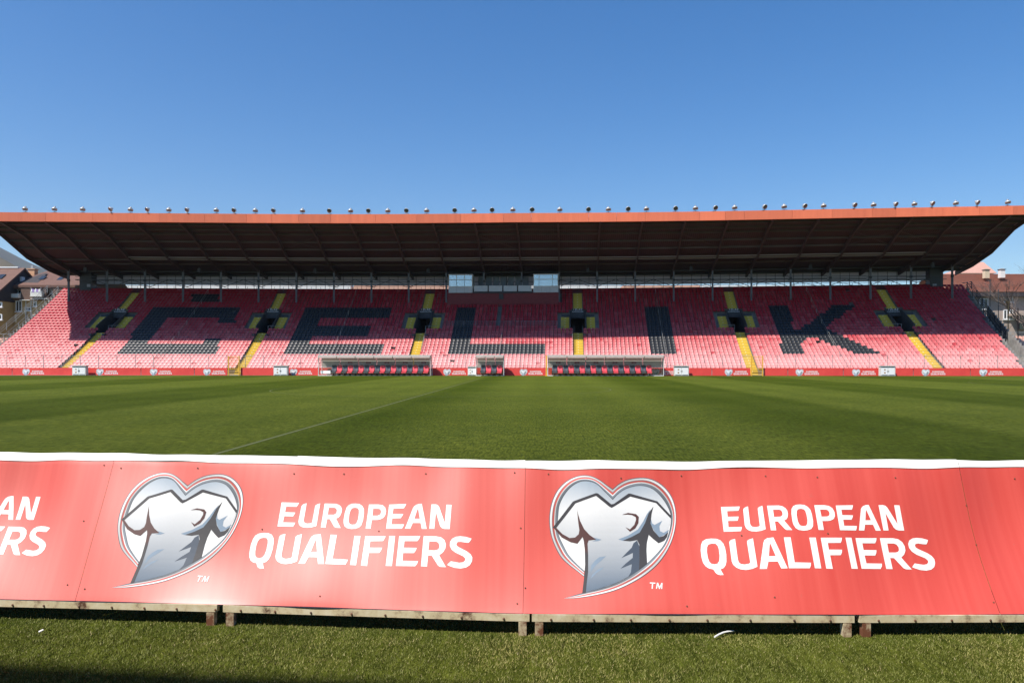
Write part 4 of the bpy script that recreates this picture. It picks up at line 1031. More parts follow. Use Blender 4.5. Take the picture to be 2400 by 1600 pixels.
# --- dugouts
def dug_seat(black):
    e = MB(); vm = M['vest'] if black else M['redvinyl']
    # backrest shell with rolled edges
    P = []; nx, nz = 6, 7
    for j in range(nz):
        t = j / (nz - 1); z = .42 + .78 * t; yb = .02 + .16 * t + .02 * math.sin(t * 3.1); hwid = .278 - .03 * max(0, t - .75) * 4
        for i in range(nx): q = -1 + 2 * i / (nx - 1); P.append((q * hwid, yb - .05 * q * q - .0, z - (.04 * q * q if j == nz - 1 else 0)))
    k = len(P); P += [(x, y + .08, z) for x, y, z in P]
    Fc = [(j * nx + i, j * nx + i + 1, (j + 1) * nx + i + 1, (j + 1) * nx + i) for j in range(nz - 1) for i in range(nx - 1)]
    Fc += [(b + k, a + k, d + k, c + k) for a, b, c, d in Fc]
    rim = [i for i in range(nx)] + [j * nx + nx - 1 for j in range(1, nz)] + [(nz - 1) * nx + i for i in range(nx - 2, -1, -1)] + [j * nx for j in range(nz - 2, 0, -1)]
    Fc += [(rim[i], rim[i - 1], rim[i - 1] + k, rim[i] + k) for i in range(len(rim))]
    e.mesh(P, Fc); bk = e.data('seat'); bk.materials.append(vm); bk.polygons.foreach_set('use_smooth', [True] * len(bk.polygons))
    c = MB(); c.box((0, -.22, .40), (.53, .46, .13)); c.box((0, -.44, .37), (.51, .06, .16)); cu = c.data('cushion'); cu.materials.append(vm)
    h = MB(); h.box((0, .085, 1.1), (.43, .10, .2)); hd = h.data('head_shade_band'); hd.materials.append(M['black'] if black else M['red_wall'])  # dark band stands in for the lip's shadow across the backrest tops
    l = MB(); l.box((-.27, -.15, .48), (.06, .5, .16)); l.box((0, -.1, .17), (.06, .3, .34)); l.box((0, -.12, .03), (.4, .4, .03)); lg = l.data('seat_frame'); lg.materials.append(M['black'])
    return bk, cu, hd, lg
DS_ = [dug_seat(True), dug_seat(False)]
rowsp = [(1.25, 0.02), (1.25, 1.25), (1.2, 1.7), (.95, 2.05), (.6, 2.24), (.2, 2.32), (-.25, 2.30)]   # (y back, z) of the hoop
def dugout(pa, pb, nb, seat0, seat1, nseat, label, signs, yb=YB - 1.7):
    A, B = bl(pa, yb), bl(pb, yb); mid = (A + B) / 2; wd = (B - A).length
    E_ = empty('dugout', mid, -PYAW, label, 'dugout', 'team dugouts in front of the stand')
    def lx(px): d = bl(px, yb) - mid; return d.length * (1 if d.x > 0 else -1)
    xs = [-wd / 2 + wd * k / nb for k in range(nb + 1)]
    for k, x in enumerate(xs):
        m = MB(); m.tube([(x, y, z) for y, z in rowsp], .035, 6)
        if k in (0, nb): m.tube([(x, -.25, 2.30), (x, -.02, 1.3), (x, -.12, .02)] if k == 0 else [(x, -.25, 2.3), (x, -.1, 1.2), (x, -.1, .02)], .04, 6); 
        m.build('hoop', M['white_metal'] if k in (0, nb) else M['dark_steel'], E_)
    for k in range(nb):
        x0, x1 = xs[k] + .045, xs[k + 1] - .045
        m = MB(); P = [(x, y - .0, z + .02) for y, z in rowsp[2:] for x in (x0, x1)]; m.mesh(P, [(2 * i, 2 * i + 1, 2 * i + 3, 2 * i + 2) for i in range(4)]); m.build('roof_panel', M['dugout_roof'], E_)
        m = MB(); m.mesh([(x0, -.27, 2.31), (x1, -.27, 2.31), (x1, -.36, 2.04), (x0, -.36, 2.04), (x0, -.25, 2.31), (x1, -.25, 2.31), (x1, -.34, 2.04), (x0, -.34, 2.04)], [(3, 2, 1, 0), (4, 5, 6, 7), (0, 1, 5, 4), (2, 3, 7, 6)]); m.build('front_lip', M['lip'], E_)
        m = MB(); m.box(((x0 + x1) / 2, 1.24, 1.36), (x1 - x0, .015, .82)); bp = m.build('back_panel', M['dugout_back'], E_)
        if signs and k in signs:
            m = MB(); m.box((0, 0, 0), (.52, .012, .17)); m.box((0, -.009, 0), (.34, .006, .06), 1); g = m.build('number_plate', [M['red_wall'], M['sign_grey']], bp); g.location = ((x0 + x1) / 2 + .1, 1.22, 1.5)
        m = MB(); m.box(((x0 + x1) / 2, 1.24, .48), (x1 - x0, .012, .92)); m.build('lower_glazing', M['clear'], E_)
    m = MB(); m.bar((-wd / 2, -.28, 2.30), (wd / 2, -.28, 2.30), .06, .12); m.bar((-wd / 2, 1.22, .96), (wd / 2, 1.22, .96), .04); m.bar((-wd / 2, -.15, .05), (wd / 2, -.15, .05), .07, .06); m.box((0, .5, .04), (wd, 1.5, .06)); m.build('base_frame', M['white_metal'], E_)
    for side in (-1, 1):
        m = MB(); x = side * (wd / 2 - .02); P = [(x, y, z) for y, z in rowsp] + [(x, -.05, 1.2), (x, -.1, .05)]; m.mesh(P, [tuple(range(len(P)))]); m.build('side_glazing', M['clear'], E_)
    xa, xb = lx(seat0), lx(seat1); st = (xb - xa) / nseat
    for k in range(nseat):
        bk, cu, hd, lg = DS_[k % 2]; o = link('seat', bk, E_); o.location = (xa + st * (k + .5), .02, .03); o.scale = (st / .6, 1, 1)
        for me in (cu, hd, lg): link(me.name, me, o)
    return E_, lx
d1, lx1 = dugout(747, 1009, 6, 776.5, 1005, 18, 'long dugout nearest the hill with a white board beside its eighteen seats', (1, 2, 3, 4, 5))
d2, lx2 = dugout(1116, 1180.5, 3, 1126, 1177, 4, 'small three-bay dugout with four seats at the halfway line', None)
d3, lx3 = dugout(1284, 1555, 6, 1293.5, 1528, 18, 'long dugout beside the upright yellow post with eighteen seats', (0, 1, 2, 3, 4))
m = MB(); m.box((lx1(761), .3, .42), (1.15, .04, .35)); o = m.build('white_bench_board', M['banner_white']); o.location = d1.location; o.rotation_euler = d1.rotation_euler
tag(o, 'low white board standing inside the dugout nearest the hill', 'board')
m = MB(); m.box((0, 0, 1.15), (.16, .12, 2.3)); m.box((0, 0, .02), (.3, .3, .04)); o = m.build('gate_post', M['yellow_metal']); o.location = bl(1280.5, YB - 1.6); o.rotation_euler = (0, 0, -PYAW)
tag(o, 'single upright yellow post beside the end of a dugout', 'post')
# --- cabinets
def cabinet():
    E_ = empty('utility_cabinet', (0, 0, 0))
    m = MB(); m.box((0, .02, .57), (1.62, .5, 1.06)); kid(E_, m.build('body', M['white_metal'], E_)); m = MB(); m.box((0, 0, 1.14), (1.74, .66, .07)); kid(E_, m.build('lid', M['white_metal'], E_))
    m = MB(); m.box((0, 0, .025), (1.5, .42, .05)); kid(E_, m.build('plinth', M['dark_steel'], E_))
    for sg in (-1, 1):
        m = MB(); m.box((sg * .38, -.245, .56), (.70, .02, .88)); m.box((sg * .38, -.257, .97), (.62, .006, .05), 1); m.box((sg * .38, -.257, .15), (.62, .006, .03), 1)
        d = m.build('door', [M['banner_white'], M['dark_steel']], E_); kid(E_, d)
        m = MB(); m.box((-.06 * sg + .0, -.27, .55), (.03, .03, .16)); kid(d, m.build('handle', M['dark_steel'], d))
        if sg < 0:
            m = MB(); m.box((-.35, -.258, .72), (.17, .006, .14)); m.box((-.35, -.258, .38), (.17, .006, .16)); kid(d, m.build('warning_plate', M['ochre'], d))
    return E_
cabl = ['white two-door cabinet below the first yellow stair from the hill', 'white two-door cabinet between the yellow gate and the nearest dugout', 'white two-door cabinet just past the dugout beside the yellow post', 'white two-door cabinet farthest from the hill below the last stair', 'open white cabinet tucked against the small four-seat dugout']
cb = None
for k, px in enumerate((188, 659, 1596.5, 2079, 1107)):
    o = cb = cabinet() if cb is None else copy_tree(cb0)
    if k == 0: cb0 = o
    o.location = bl(px, YB - .75); o.rotation_euler = (0, 0, -PYAW); tag(o, cabl[k], 'cabinet', 'white cabinets along the boards')
    if k == 4: o.scale = (.62, 1, .92)
# --- gates
for px0, px1, lab in ((534.5, 561.5, 'yellow barred gate in the boards left of the two-door cabinet near the hill'), (1760.5, 1788.5, 'yellow barred gate standing before a yellow stair past the long dugout')):
    A, B = bl(px0, YB - .2), bl(px1, YB - .2); wd = (B - A).length
    E_ = empty('gate', (A + B) / 2, -PYAW, lab, 'gate', 'yellow gates in the far boards')
    for x in (-wd / 2 + .05, wd / 2 - .05): m = MB(); m.box((x, 0, 1.13), (.11, .11, 2.26)); m.build('gate_post', M['yellow_metal'], E_)
    for z in (.12, .75, 2.2): m = MB(); m.bar((-wd / 2 + .1, 0, z), (wd / 2 - .1, 0, z), .06); m.build('rail', M['yellow_metal'], E_)
    for k in range(9): x = -wd / 2 + .2 + (wd - .4) * k / 8; m = MB(); m.bar((x, 0, .12), (x, 0, 2.2), .025); m.build('bar', M['yellow_metal'], E_)
    m = MB(); m.box((0, .03, .36), (wd - .3, .02, .14)); m.box((0, .03, .6), (wd - .4, .02, .05)); m.build('latch_plate', M['black'], E_)

# ------------------------------------------------------------------ ground, pitch, lines, grass
def sheet(name, x0, x1, y0, y1, z, m): return tag(MB().poly([(x0, y0, z), (x1, y0, z), (x1, y1, z), (x0, y1, z)]).build(name, m), kind='structure')
sheet('ground', -6100, 6100, -400, 5800, -.012, M['earth'])
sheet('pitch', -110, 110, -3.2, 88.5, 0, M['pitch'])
sheet('apron', -110, 110, 88.504, 100, -.004, M['concrete'])
def ground_px(px, py): Y = F * H / (py - HY); return Vector(((px - 1200) / F * Y, Y, .004))
ca, sa = math.cos(PYAW), math.sin(PYAW)
def strip(a, b, wd, name):
    d = (b - a).normalized(); n = Vector((-d.y, d.x, 0)) * wd / 2
    return tag(MB().poly([a - n, b - n, b + n, a + n]).build(name, M['mark']), kind='structure')
g1, g2 = ground_px(490, 1068), ground_px(1124, 887.2); dd = (g2 - g1).normalized()
strip(g1 - dd * 5.5, g2, .10, 'halfway_line')
cen = g1 + dd * ((46.3 - g1.y) / dd.y)
def arc(c, r, t0, t1, name, wd=.12, n=90):
    m = MB(); P = []
    for k in range(n + 1):
        t = t0 + (t1 - t0) * k / n
        for rr in (r - wd / 2, r + wd / 2): P.append((c.x + rr * math.cos(t), c.y + rr * math.sin(t), .0045))
    m.mesh(P, [(2 * k, 2 * k + 1, 2 * k + 3, 2 * k + 2) for k in range(n)]); return tag(m.build(name, M['mark']), kind='structure')
arc(cen, 10.1, 0, 2 * math.pi, 'centre_circle', .07)
pe = ground_px(2345, 901); arc(pe + Vector((9.5, 1, 0)), 9.6, R(150), R(215), 'penalty_arc')
# short mown blades near the camera
N = 430000
X = np.random.uniform(-4.9, 5.6, N); Y = np.random.uniform(3.3, 6.3, N)
keep = np.random.rand(N) < np.clip(1.15 - (np.abs(X) - 3.2) * .6, .25, 1); X, Y = X[keep], Y[keep]; N = len(X)
def vnoise(x, y, f, sd):
    r = np.random.RandomState(sd); g = r.rand(64, 64); xi = (x * f + 900) % 63; yi = (y * f + 900) % 63; i = xi.astype(int); j = yi.astype(int); u = xi - i; v = yi - j; u = u * u * (3 - 2 * u); v = v * v * (3 - 2 * v)
    return (g[i, j] * (1 - u) + g[i + 1, j] * u) * (1 - v) + (g[i, j + 1] * (1 - u) + g[i + 1, j + 1] * u) * v
dens = .55 * vnoise(X, Y, 3.1, 1) + .45 * vnoise(X, Y, 9.0, 2)
hgt = np.random.uniform(.006, .016, N) * (.6 + .8 * dens)
th = np.random.uniform(0, 2 * np.pi, N); ln = np.random.uniform(.2, 1.15, N) * hgt; lt = np.random.uniform(0, 2 * np.pi, N); wdt = np.random.uniform(.0013, .0030, N)
bxx = np.stack([X - np.cos(th) * wdt, Y - np.sin(th) * wdt, np.zeros(N) - .001], 1); byy = np.stack([X + np.cos(th) * wdt, Y + np.sin(th) * wdt, np.zeros(N) - .001], 1)
tip = np.stack([X + np.cos(lt) * ln, Y + np.sin(lt) * ln, hgt], 1)
V = np.stack([bxx, byy, tip], 1).reshape(-1, 3)
dry = vnoise(X, Y, 1.7, 5) * .6 + vnoise(X, Y, 6.0, 6) * .4 + np.random.normal(0, .16, N)
k = np.clip((dry - .42) * 2.0, 0, 1)[:, None]
gc = np.array([[.145, .158, .034]]) * (1 - k) + np.array([[.32, .285, .10]]) * k
gc *= np.random.uniform(.78, 1.22, (N, 1)); straw = np.random.rand(N) < .03; gc[straw] = np.array([.34, .29, .14])
gc = np.concatenate([gc, np.ones((N, 1))], 1); cols = np.repeat(gc, 3, 0)
o = np_mesh('grass', V, np.arange(3 * N).reshape(-1, 3), M['blade'], cols); tag(o, 'short mown grass in front of and under the near boards', 'grass', kind='stuff')
# litter
def flat_strip(name, pts, r, m, lab, cat):
    mb = MB(); mb.tube(pts, r, 6); return tag(mb.build(name, m), lab, cat)
a, b = ground_px(1675, 1500), ground_px(1720, 1486)
flat_strip('plastic_strip', [a + Vector((0, 0, .018)), a.lerp(b, .25) + Vector((0, .012, .02)), a.lerp(b, .5) + Vector((0, .018, .021)), a.lerp(b, .75) + Vector((0, .014, .02)), b + Vector((0, 0, .018))], .0055, M['banner_white'], 'thin bent white plastic strip lying on the grass before the boards', 'litter')
a = ground_px(91, 1489); flat_strip('paper_scrap', [a + Vector((0, 0, .02)), a + Vector((.022, .012, .03))], .006, M['banner_white'], 'tiny white paper scrap on the grass below the cut-off banner', 'litter')
a = ground_px(1261.5, 1481)
mb = MB(); mb.lathe([(0, 0), (.017, .002), (.021, .018), (.013, .03), (0, .033)], Matrix.Translation(a), 7); tag(mb.build('brick_chip', mat('brick_chip', (.30, .12, .08), .9)), 'small broken brick chip beside the middle pair of frame legs', 'stone')

# ------------------------------------------------------------------ the stand behind the photographer, whose roof edge shades the grass
E_ = empty('opposite_grandstand', (0, -12, 0), 0, 'covered grandstand behind the photographer shading the nearest grass', 'grandstand')
m = MB()
for i in range(12): m.box((-6, -7.2 - i * .8 + 12, .6 + i * .4 - (.6 + i * .4) / 2), (96, .8, .6 + i * .4))
m.build('terrace', M['concrete'], E_)
m = MB(); rl = 17.8
ex0, ex1 = -54, 40
P = [(ex0, -3.76 - .115 * (ex0 + 12.6) + 12, rl), (ex1, -3.76 - .115 * (ex1 + 12.6) + 12, rl), (ex1, -24 + 12, rl - 3), (ex0, -24 + 12, rl - 3)]
m.mesh(P + [(x, y, z + .5) for x, y, z in P], [(3, 2, 1, 0), (4, 5, 6, 7), (0, 1, 5, 4), (1, 2, 6, 5), (2, 3, 7, 6), (3, 0, 4, 7)]); m.build('roof', M['roof'], E_)
m = MB(); m.box((-6, -12.2, 8), (92, .3, 16)); m.build('back_wall', M['concrete'], E_)
for k in range(9): m = MB(); m.box((-48 + k * 10.5, -3.5, 8), (.3, .3, 16)); m.build('column', M['steel'], E_)

# ------------------------------------------------------------------ town around
M['brown_roof'] = mat('brown_roof_tiles', (.115, .056, .04), .8, c2=(.15, .075, .052), scale=2, bump=.4, bscale=12, stretch=(.6, 1, 3))
M['brown_clad'] = mat('brown_shingles', (.13, .075, .055), .8, c2=(.10, .06, .045), scale=3, bump=.5, bscale=8, stretch=(1, 1, 3))
M['slate_and_shade'] = mat('dark_shingles_and_shade', (.03, .026, .03), .8, c2=(.045, .038, .04), scale=2)  # roof slate tone, doubling as painted shade on the gable and eave
M['ochre_wall'] = mat('ochre_render', (.50, .34, .15), .9, c2=(.44, .29, .13), scale=1)
M['white_wall'] = mat('white_render', (.72, .71, .68), .9, c2=(.62, .61, .58), scale=.4)
M['salmon'] = mat('salmon_render', (.62, .36, .26), .9, c2=(.55, .32, .23), scale=.5)
M['grey_wall'] = mat('grey_roughcast', (.40, .32, .265), .95, c2=(.32, .255, .215), scale=1.2, contrast=.8, bump=.3, bscale=20)
M['red_tiles'] = mat('red_roof_tiles', (.48, .20, .135), .85, c2=(.30, .135, .10), scale=2.2, contrast=.9, bump=.6, bscale=10, stretch=(.8, 1, 3))
M['pale_tiles'] = mat('pale_roof_tiles', (.48, .27, .21), .85, c2=(.42, .23, .18), scale=2)
M['brick'] = mat('chimney_brick', (.62, .36, .2), .9, c2=(.5, .28, .16), scale=6)
M['bark'] = mat('bare_bark', (.12, .09, .075), .9, c2=(.08, .06, .05), scale=6)
def wpt(px, py, Y): return Vector(((px - 1200) / F * Y, Y, z_at(py, Y)))
def window(parent, px0, px1, py0, py1, Y, cols=2, sill=True):
    a, b = wpt(px0, py1, Y), wpt(px1, py0, Y); wd, hg = b.x - a.x, b.z - a.z; c = (a + b) / 2
    fr = MB(); t = .1
    for z in (a.z + t / 2, b.z - t / 2): fr.box((c.x, Y - .05, z), (wd, .16, t))
    for k in range(cols + 1): fr.box((a.x + t / 2 + (wd - t) * k / cols, Y - .05, c.z), (t, .155, hg - .02))
    f = fr.build('window', M['banner_white'], parent); world_child(f)
    g = MB(); g.box((c.x, Y - .02, c.z), (wd - .05, .06, hg - .05)); world_child(g.build('pane', M['house_glass'], f))
    if sill: s_ = MB(); s_.box((c.x, Y - .1, a.z - .08), (wd + .25, .26, .1)); world_child(s_.build('sill', M['banner_white'], f))
    return f
def wc(mb, name, m, p): return world_child(mb.build(name, m, p))
# left: brown mansard apartment house with laundry balcony
Yb = 116.; k1 = Yb / F
def X_(px, Y): return (px - 1200) / F * Y
E_ = empty('apartment_house', (X_(105, Yb), Yb, 0), 0, 'brown shingled apartment house with laundry on its balcony, beside the stand', 'house')
z1, z2 = z_at(703, Yb), z_at(668, Yb); xL, xR = X_(33, Yb), X_(215, Yb)
m = MB(); m.box(((xL + xR) / 2, Yb + 5, z1 / 2), (xR - xL, 10, z1)); wc(m, 'wall', M['ochre_wall'], E_)
cl = MB()   # clad storey with two recessed balconies
def clad(px0, px1, y0=668, y1=703): a = wpt(px0, y1, Yb); b = wpt(px1, y0, Yb); cl.box(((a.x + b.x) / 2, Yb + .25, (a.z + b.z) / 2), (b.x - a.x, 1.3, b.z - a.z))
for q in ((33, 215, 668, 677), (33, 215, 697, 704), (53, 78, 677, 697), (107, 112, 677, 697), (128, 215, 677, 697)): clad(*q)
cl.box(((xL + xR) / 2, Yb + 5.5, (z1 + z2) / 2), (xR - xL - .2, 7.5, z2 - z1)); wc(cl, 'clad_storey', M['brown_clad'], E_)
rf = MB(); zr_ = z_at(632, 122); xm = X_(70, 119)
rf.mesh([(xm - 1.5, Yb - .5, z2 - .05), (xR, Yb - .5, z2 - .05), (xR, 122.5, zr_), (X_(113, 122), 122.5, zr_), (xm - 1.5, Yb - .5, z2 - .4), (xR, Yb - .5, z2 - .4), (xR, 128, z2), (xm - 1.5, 128, z2)], [(0, 1, 2, 3), (4, 5, 1, 0), (2, 6, 7, 3), (3, 7, 0), (0, 7, 4)])
roof_b = wc(rf, 'roof', M['brown_roof'], E_)
rf = MB(); zs_ = z_at(651, 120)
rf.mesh([(xL - .3, Yb - .45, z2 - .1), (xm + 3, Yb - .45, z2 - .1), (X_(112, 120.5), 120.5, zs_ + .9), (X_(52, 120.5), 120.5, zs_), (xL - .3, 126, z2)], [(0, 1, 2, 3), (0, 3, 4)]); wc(rf, 'lower_roof', M['slate_and_shade'], E_)
ch = MB(); c = wpt(77, 640, 121); ch.box((c.x, 121, c.z - .2), (1.05, .9, 1.5)); ch.box((c.x, 121, c.z + .62), (1.35, 1.1, .14)); ch.box((c.x - .05, 121, c.z + .95), (.35, .35, .5), 1); wc(ch, 'chimney', [M['brick'], M['galv']], E_)
for px, py in ((101, 652), (61, 659), (143, 654)):
    c = wpt(px, py, 118.4); sk = MB(); T = Matrix.Translation((c.x, 118.3, c.z + .05)) @ Matrix.Rotation(R(31), 4, 'X'); sk.box((0, 0, 0), (.75, 1.2, .12), 0, T); wc(sk, 'skylight', M['house_glass'], E_)
for (pa, pb, ya, yb) in ((34, 52, 689, 697), (80, 106, 683, 694)):
    m = MB(); a = wpt(pa, yb, Yb); b = wpt(pb, ya, Yb)
    m.box(((a.x + b.x) / 2, Yb - .9, (a.z + b.z) / 2), (b.x - a.x, .06, b.z - a.z)); m.box(((a.x + b.x) / 2, Yb - .4, a.z - .06), (b.x - a.x + .1, 1.1, .12)); m.box((a.x, Yb - .4, (a.z + b.z) / 2), (.06, 1.0, b.z - a.z)); m.box((b.x, Yb - .4, (a.z + b.z) / 2), (.06, 1.0, b.z - a.z)); wc(m, 'balcony', M['white_metal'], E_)
m = MB(); m.box((X_(66, Yb), Yb - .45, z_at(704, Yb)), (1.6, .8, .1)); m.box((X_(98, Yb), Yb - .45, z_at(700.5, Yb)), (2.6, .5, .1)); wc(m, 'canopy', M['white_metal'], E_)
for q in ((38, 52, 705, 730, 2), (79, 87, 706, 718, 1), (60, 73, 720, 728, 2), (76, 90, 738, 752, 2)): window(E_, *q[:4], Yb, q[4])
for q in ((36, 51, 679, 688), (117, 127, 678, 690)): window(E_, *q, Yb + .6, 2, False)
m = MB()
for px in (62, 74): m.bar((X_(px, Yb), Yb - .12, .5), (X_(px, Yb), Yb - .12, z1), .12)
wc(m, 'downpipe', M['white_metal'], E_)
ln_ = MB(); cl_ = [(.75, .75, .85), (.30, .2, .55), (.8, .8, .82), (.62, .25, .5), (.8, .8, .8)]
lm = MB()
for k in range(7):
    c = wpt(83.5 + k * 3.1, 681.5 + (k % 3) * .7, Yb); lm.box((c.x, Yb - .95, c.z), (.17, .02, .42 + .1 * (k % 2)), k % 3)
for px in (82, 105): c = wpt(px, 678, Yb); lm.bar((c.x, Yb - .95, c.z - .6), (c.x, Yb - .95, c.z + .25), .03, None, 2)
o = lm.build('laundry', [M['banner_white'], mat('violet_cloth', (.30, .16, .5), .9), mat('pale_cloth', (.6, .55, .62), .9)]); tag(o, 'white and violet laundry hung over the balcony of the shingled house', 'laundry')
# left: house with its gable coloured dark to stand for the shaded side
E_ = empty('gabled_house', (-80, 118, 0), 0, 'brown roofed house whose gable facing the stand is coloured dark as shade', 'house')
xg = -75.9; ya_, yr_, yb_ = 112., 118., 124.5; ze = z_at(686, ya_); zri = z_at(632, yr_)
m = MB(); m.mesh([(xg, ya_, z_at(704, ya_)), (xg, yb_, z_at(704, ya_)), (xg, yb_, ze + .2), (xg, yr_, zri - .05), (xg, ya_, ze - .05), (xg - 14, ya_, z_at(704, ya_)), (xg - 14, yb_, z_at(704, ya_)), (xg - 14, yb_, ze), (xg - 14, yr_, zri - .05), (xg - 14, ya_, ze - .05)], [(0, 1, 2, 3, 4), (9, 8, 7, 6, 5), (0, 4, 9, 5), (1, 6, 7, 2)]); wc(m, 'gable', M['slate_and_shade'], E_)
m = MB(); m.box((xg - 7.1, (ya_ + yb_) / 2 + .3, z_at(704, ya_) / 2), (13.8, yb_ - ya_ - .6, z_at(704, ya_))); wc(m, 'wall', M['ochre_wall'], E_)
m = MB(); P = [(xg + .25, ya_ - .4, ze - .3), (xg + .25, yr_, zri), (xg + .25, yb_ + .4, ze - .2), (xg - 14.4, ya_ - .4, ze - .3), (xg - 14.4, yr_, zri), (xg - 14.4, yb_ + .4, ze - .2)]
m.mesh(P + [(x, y, z + .28) for x, y, z in P], [(0, 1, 4, 3), (1, 2, 5, 4), (9, 10, 7, 6), (10, 11, 8, 7), (0, 6, 7, 1), (1, 7, 8, 2), (3, 9, 6, 0)]); wc(m, 'roof', M['brown_roof'], E_)
m = MB(); c = wpt(44, 651, 115); m.box((xg + .15, 117.5, c.z), (.3, .8, .8)); wc(m, 'vent_box', M['white_wall'], E_)
m = MB(); m.box((xg - 2.2, yr_, zri + .35), (3.0, .5, .16)); m.box((xg - 5.6, yr_, zri + .3), (1.6, .4, .16)); wc(m, 'ridge_cap', M['banner_white'], E_)
for q in ((-4, 6, 708, 719), (-4, 6, 736, 749)): window(E_, *q, ya_ + .4, 1)
sk = MB(); c = wpt(3, 653, 115.5); T = Matrix.Translation((c.x, 115.5, c.z + .32)) @ Matrix.Rotation(R(35), 4, 'X'); sk.box((0, 0, 0), (.8, 1.3, .12), 0, T); wc(sk, 'skylight', M['house_glass'], E_)
# right: tiled house
Yh = 119.
E_ = empty('tiled_house', (X_(2330, Yh), Yh, 0), 0, 'grey rendered house with a red tiled roof and two chimneys beyond the stand', 'house')
xa, xb = X_(2225, Yh), X_(2520, Yh); ze = z_at(690, Yh)
m = MB(); m.box(((xa + xb) / 2, Yh + 5, ze / 2), (xb - xa, 10, ze)); wc(m, 'wall', M['grey_wall'], E_)
m = MB(); zrg = z_at(642, 124.5); ec = z_at(684, Yh - 1); P = [(xa - .5, Yh - 1.0, ec), (xb, Yh - 1.0, ec), (xb, 124.5, zrg), (xa - .5, 124.5, zrg), (xa - .5, 131, ec), (xb, 131, ec)]
m.mesh(P, [(0, 1, 2, 3), (3, 2, 5, 4)]); nrow = 16
for k in range(nrow):    # tile courses as real steps
    t0 = k / nrow; y0, z0 = Yh - 1 + 6.5 * t0, ec + (zrg - ec) * t0; m.box(((xa + xb) / 2, y0 + .12, z0 + .14), (xb - xa + .5, .26, .07), 0)
rfh = wc(m, 'roof', M['red_tiles'], E_)
m = MB(); m.box(((xa + xb) / 2, Yh - .5, ec - .38), (xb - xa + .5, .9, .6)); wc(m, 'eave_shade_board', M['slate_and_shade'], E_)  # dark board put in as the shadow band below the eave
for px, py, w_ in ((2311, 641, 13), (2347.5, 640, 12)):
    c = wpt(px, py, 121.5); m = MB(); m.box((c.x, 121.5, c.z - .1), (.72, .7, 1.3)); m.box((c.x, 121.5, c.z + .58), (.9, .9, .09), 1); m.box((c.x, 121.5, c.z + .68), (.5, .5, .1)); wc(m, 'chimney', [M['white_wall'] if px > 2320 else mat('cream_render', (.55, .46, .32), .9), M['dark_steel']], E_)
for q in ((2295, 2315, 699, 724, 2), (2350.5, 2373, 692, 708, 2), (2351, 2373.5, 726, 748, 3)): window(E_, *q[:4], Yh, q[4])
m = MB(); m.box((X_(2390, Yh - 1.2), Yh - 1.2, z_at(738, Yh)), (2.4, 2.2, .35)); m.box((X_(2398, Yh), Yh - .4, z_at(757, Yh)), (1.9, .4, 2.0), 1); wc(m, 'porch', [M['grey_wall'], M['house_glass']], E_)
Yp = 152.; E_ = empty('pale_roofed_house', (X_(2300, Yp), Yp + 5, 0), 0, 'house with a pale salmon pyramid roof rising behind the tiled house', 'house')
a = wpt(2250, 640, Yp); b = wpt(2337, 640, Yp); ap = wpt(2297, 614, Yp + 5)
m = MB(); P = [(a.x, Yp, a.z), (b.x, Yp, b.z), (b.x, Yp + 11, b.z), (a.x, Yp + 11, a.z), (ap.x - .9, Yp + 5, ap.z), (ap.x + .7, Yp + 5, ap.z)]; m.mesh(P, [(0, 1, 5, 4), (1, 2, 5), (2, 3, 4, 5), (3, 0, 4)]); wc(m, 'roof', M['pale_tiles'], E_)
m = MB(); m.box(((a.x + b.x) / 2, Yp + 5.5, a.z / 2), (b.x - a.x - 1, 10, a.z)); wc(m, 'wall', M['white_wall'], E_)
# apartment blocks behind the stand, glimpsed under the roof
xx = -84.; blk_l = iter(['long white apartment block glimpsed under the roof at the hillside end', 'salmon apartment block glimpsed through the strip under the roof', 'white apartment block glimpsed behind the press box', 'salmon apartment block glimpsed past the press box', 'long white apartment block glimpsed under the roof at the far end'])
for wd, mt in ((52, 'white_wall'), (24, 'salmon'), (30, 'white_wall'), (16, 'salmon'), (46, 'white_wall')):
    E_ = empty('apartment_block', (xx + wd / 2, 152, 0), 0, next(blk_l), 'apartment block', 'apartment blocks behind the stand')
    m = MB(); m.box((xx + wd / 2, 156, 8.4), (wd - .6, 8, 16.8)); wc(m, 'wall', M[mt], E_)
    k = xx + 2
    while k < xx + wd - 2:
        for z in (9.6, 15.2): m = MB(); m.box((k, 151.97, z), (1.2, .12, 1.2)); wc(m, 'window', M['house_glass'], E_)
        k += 5.2
    xx += wd
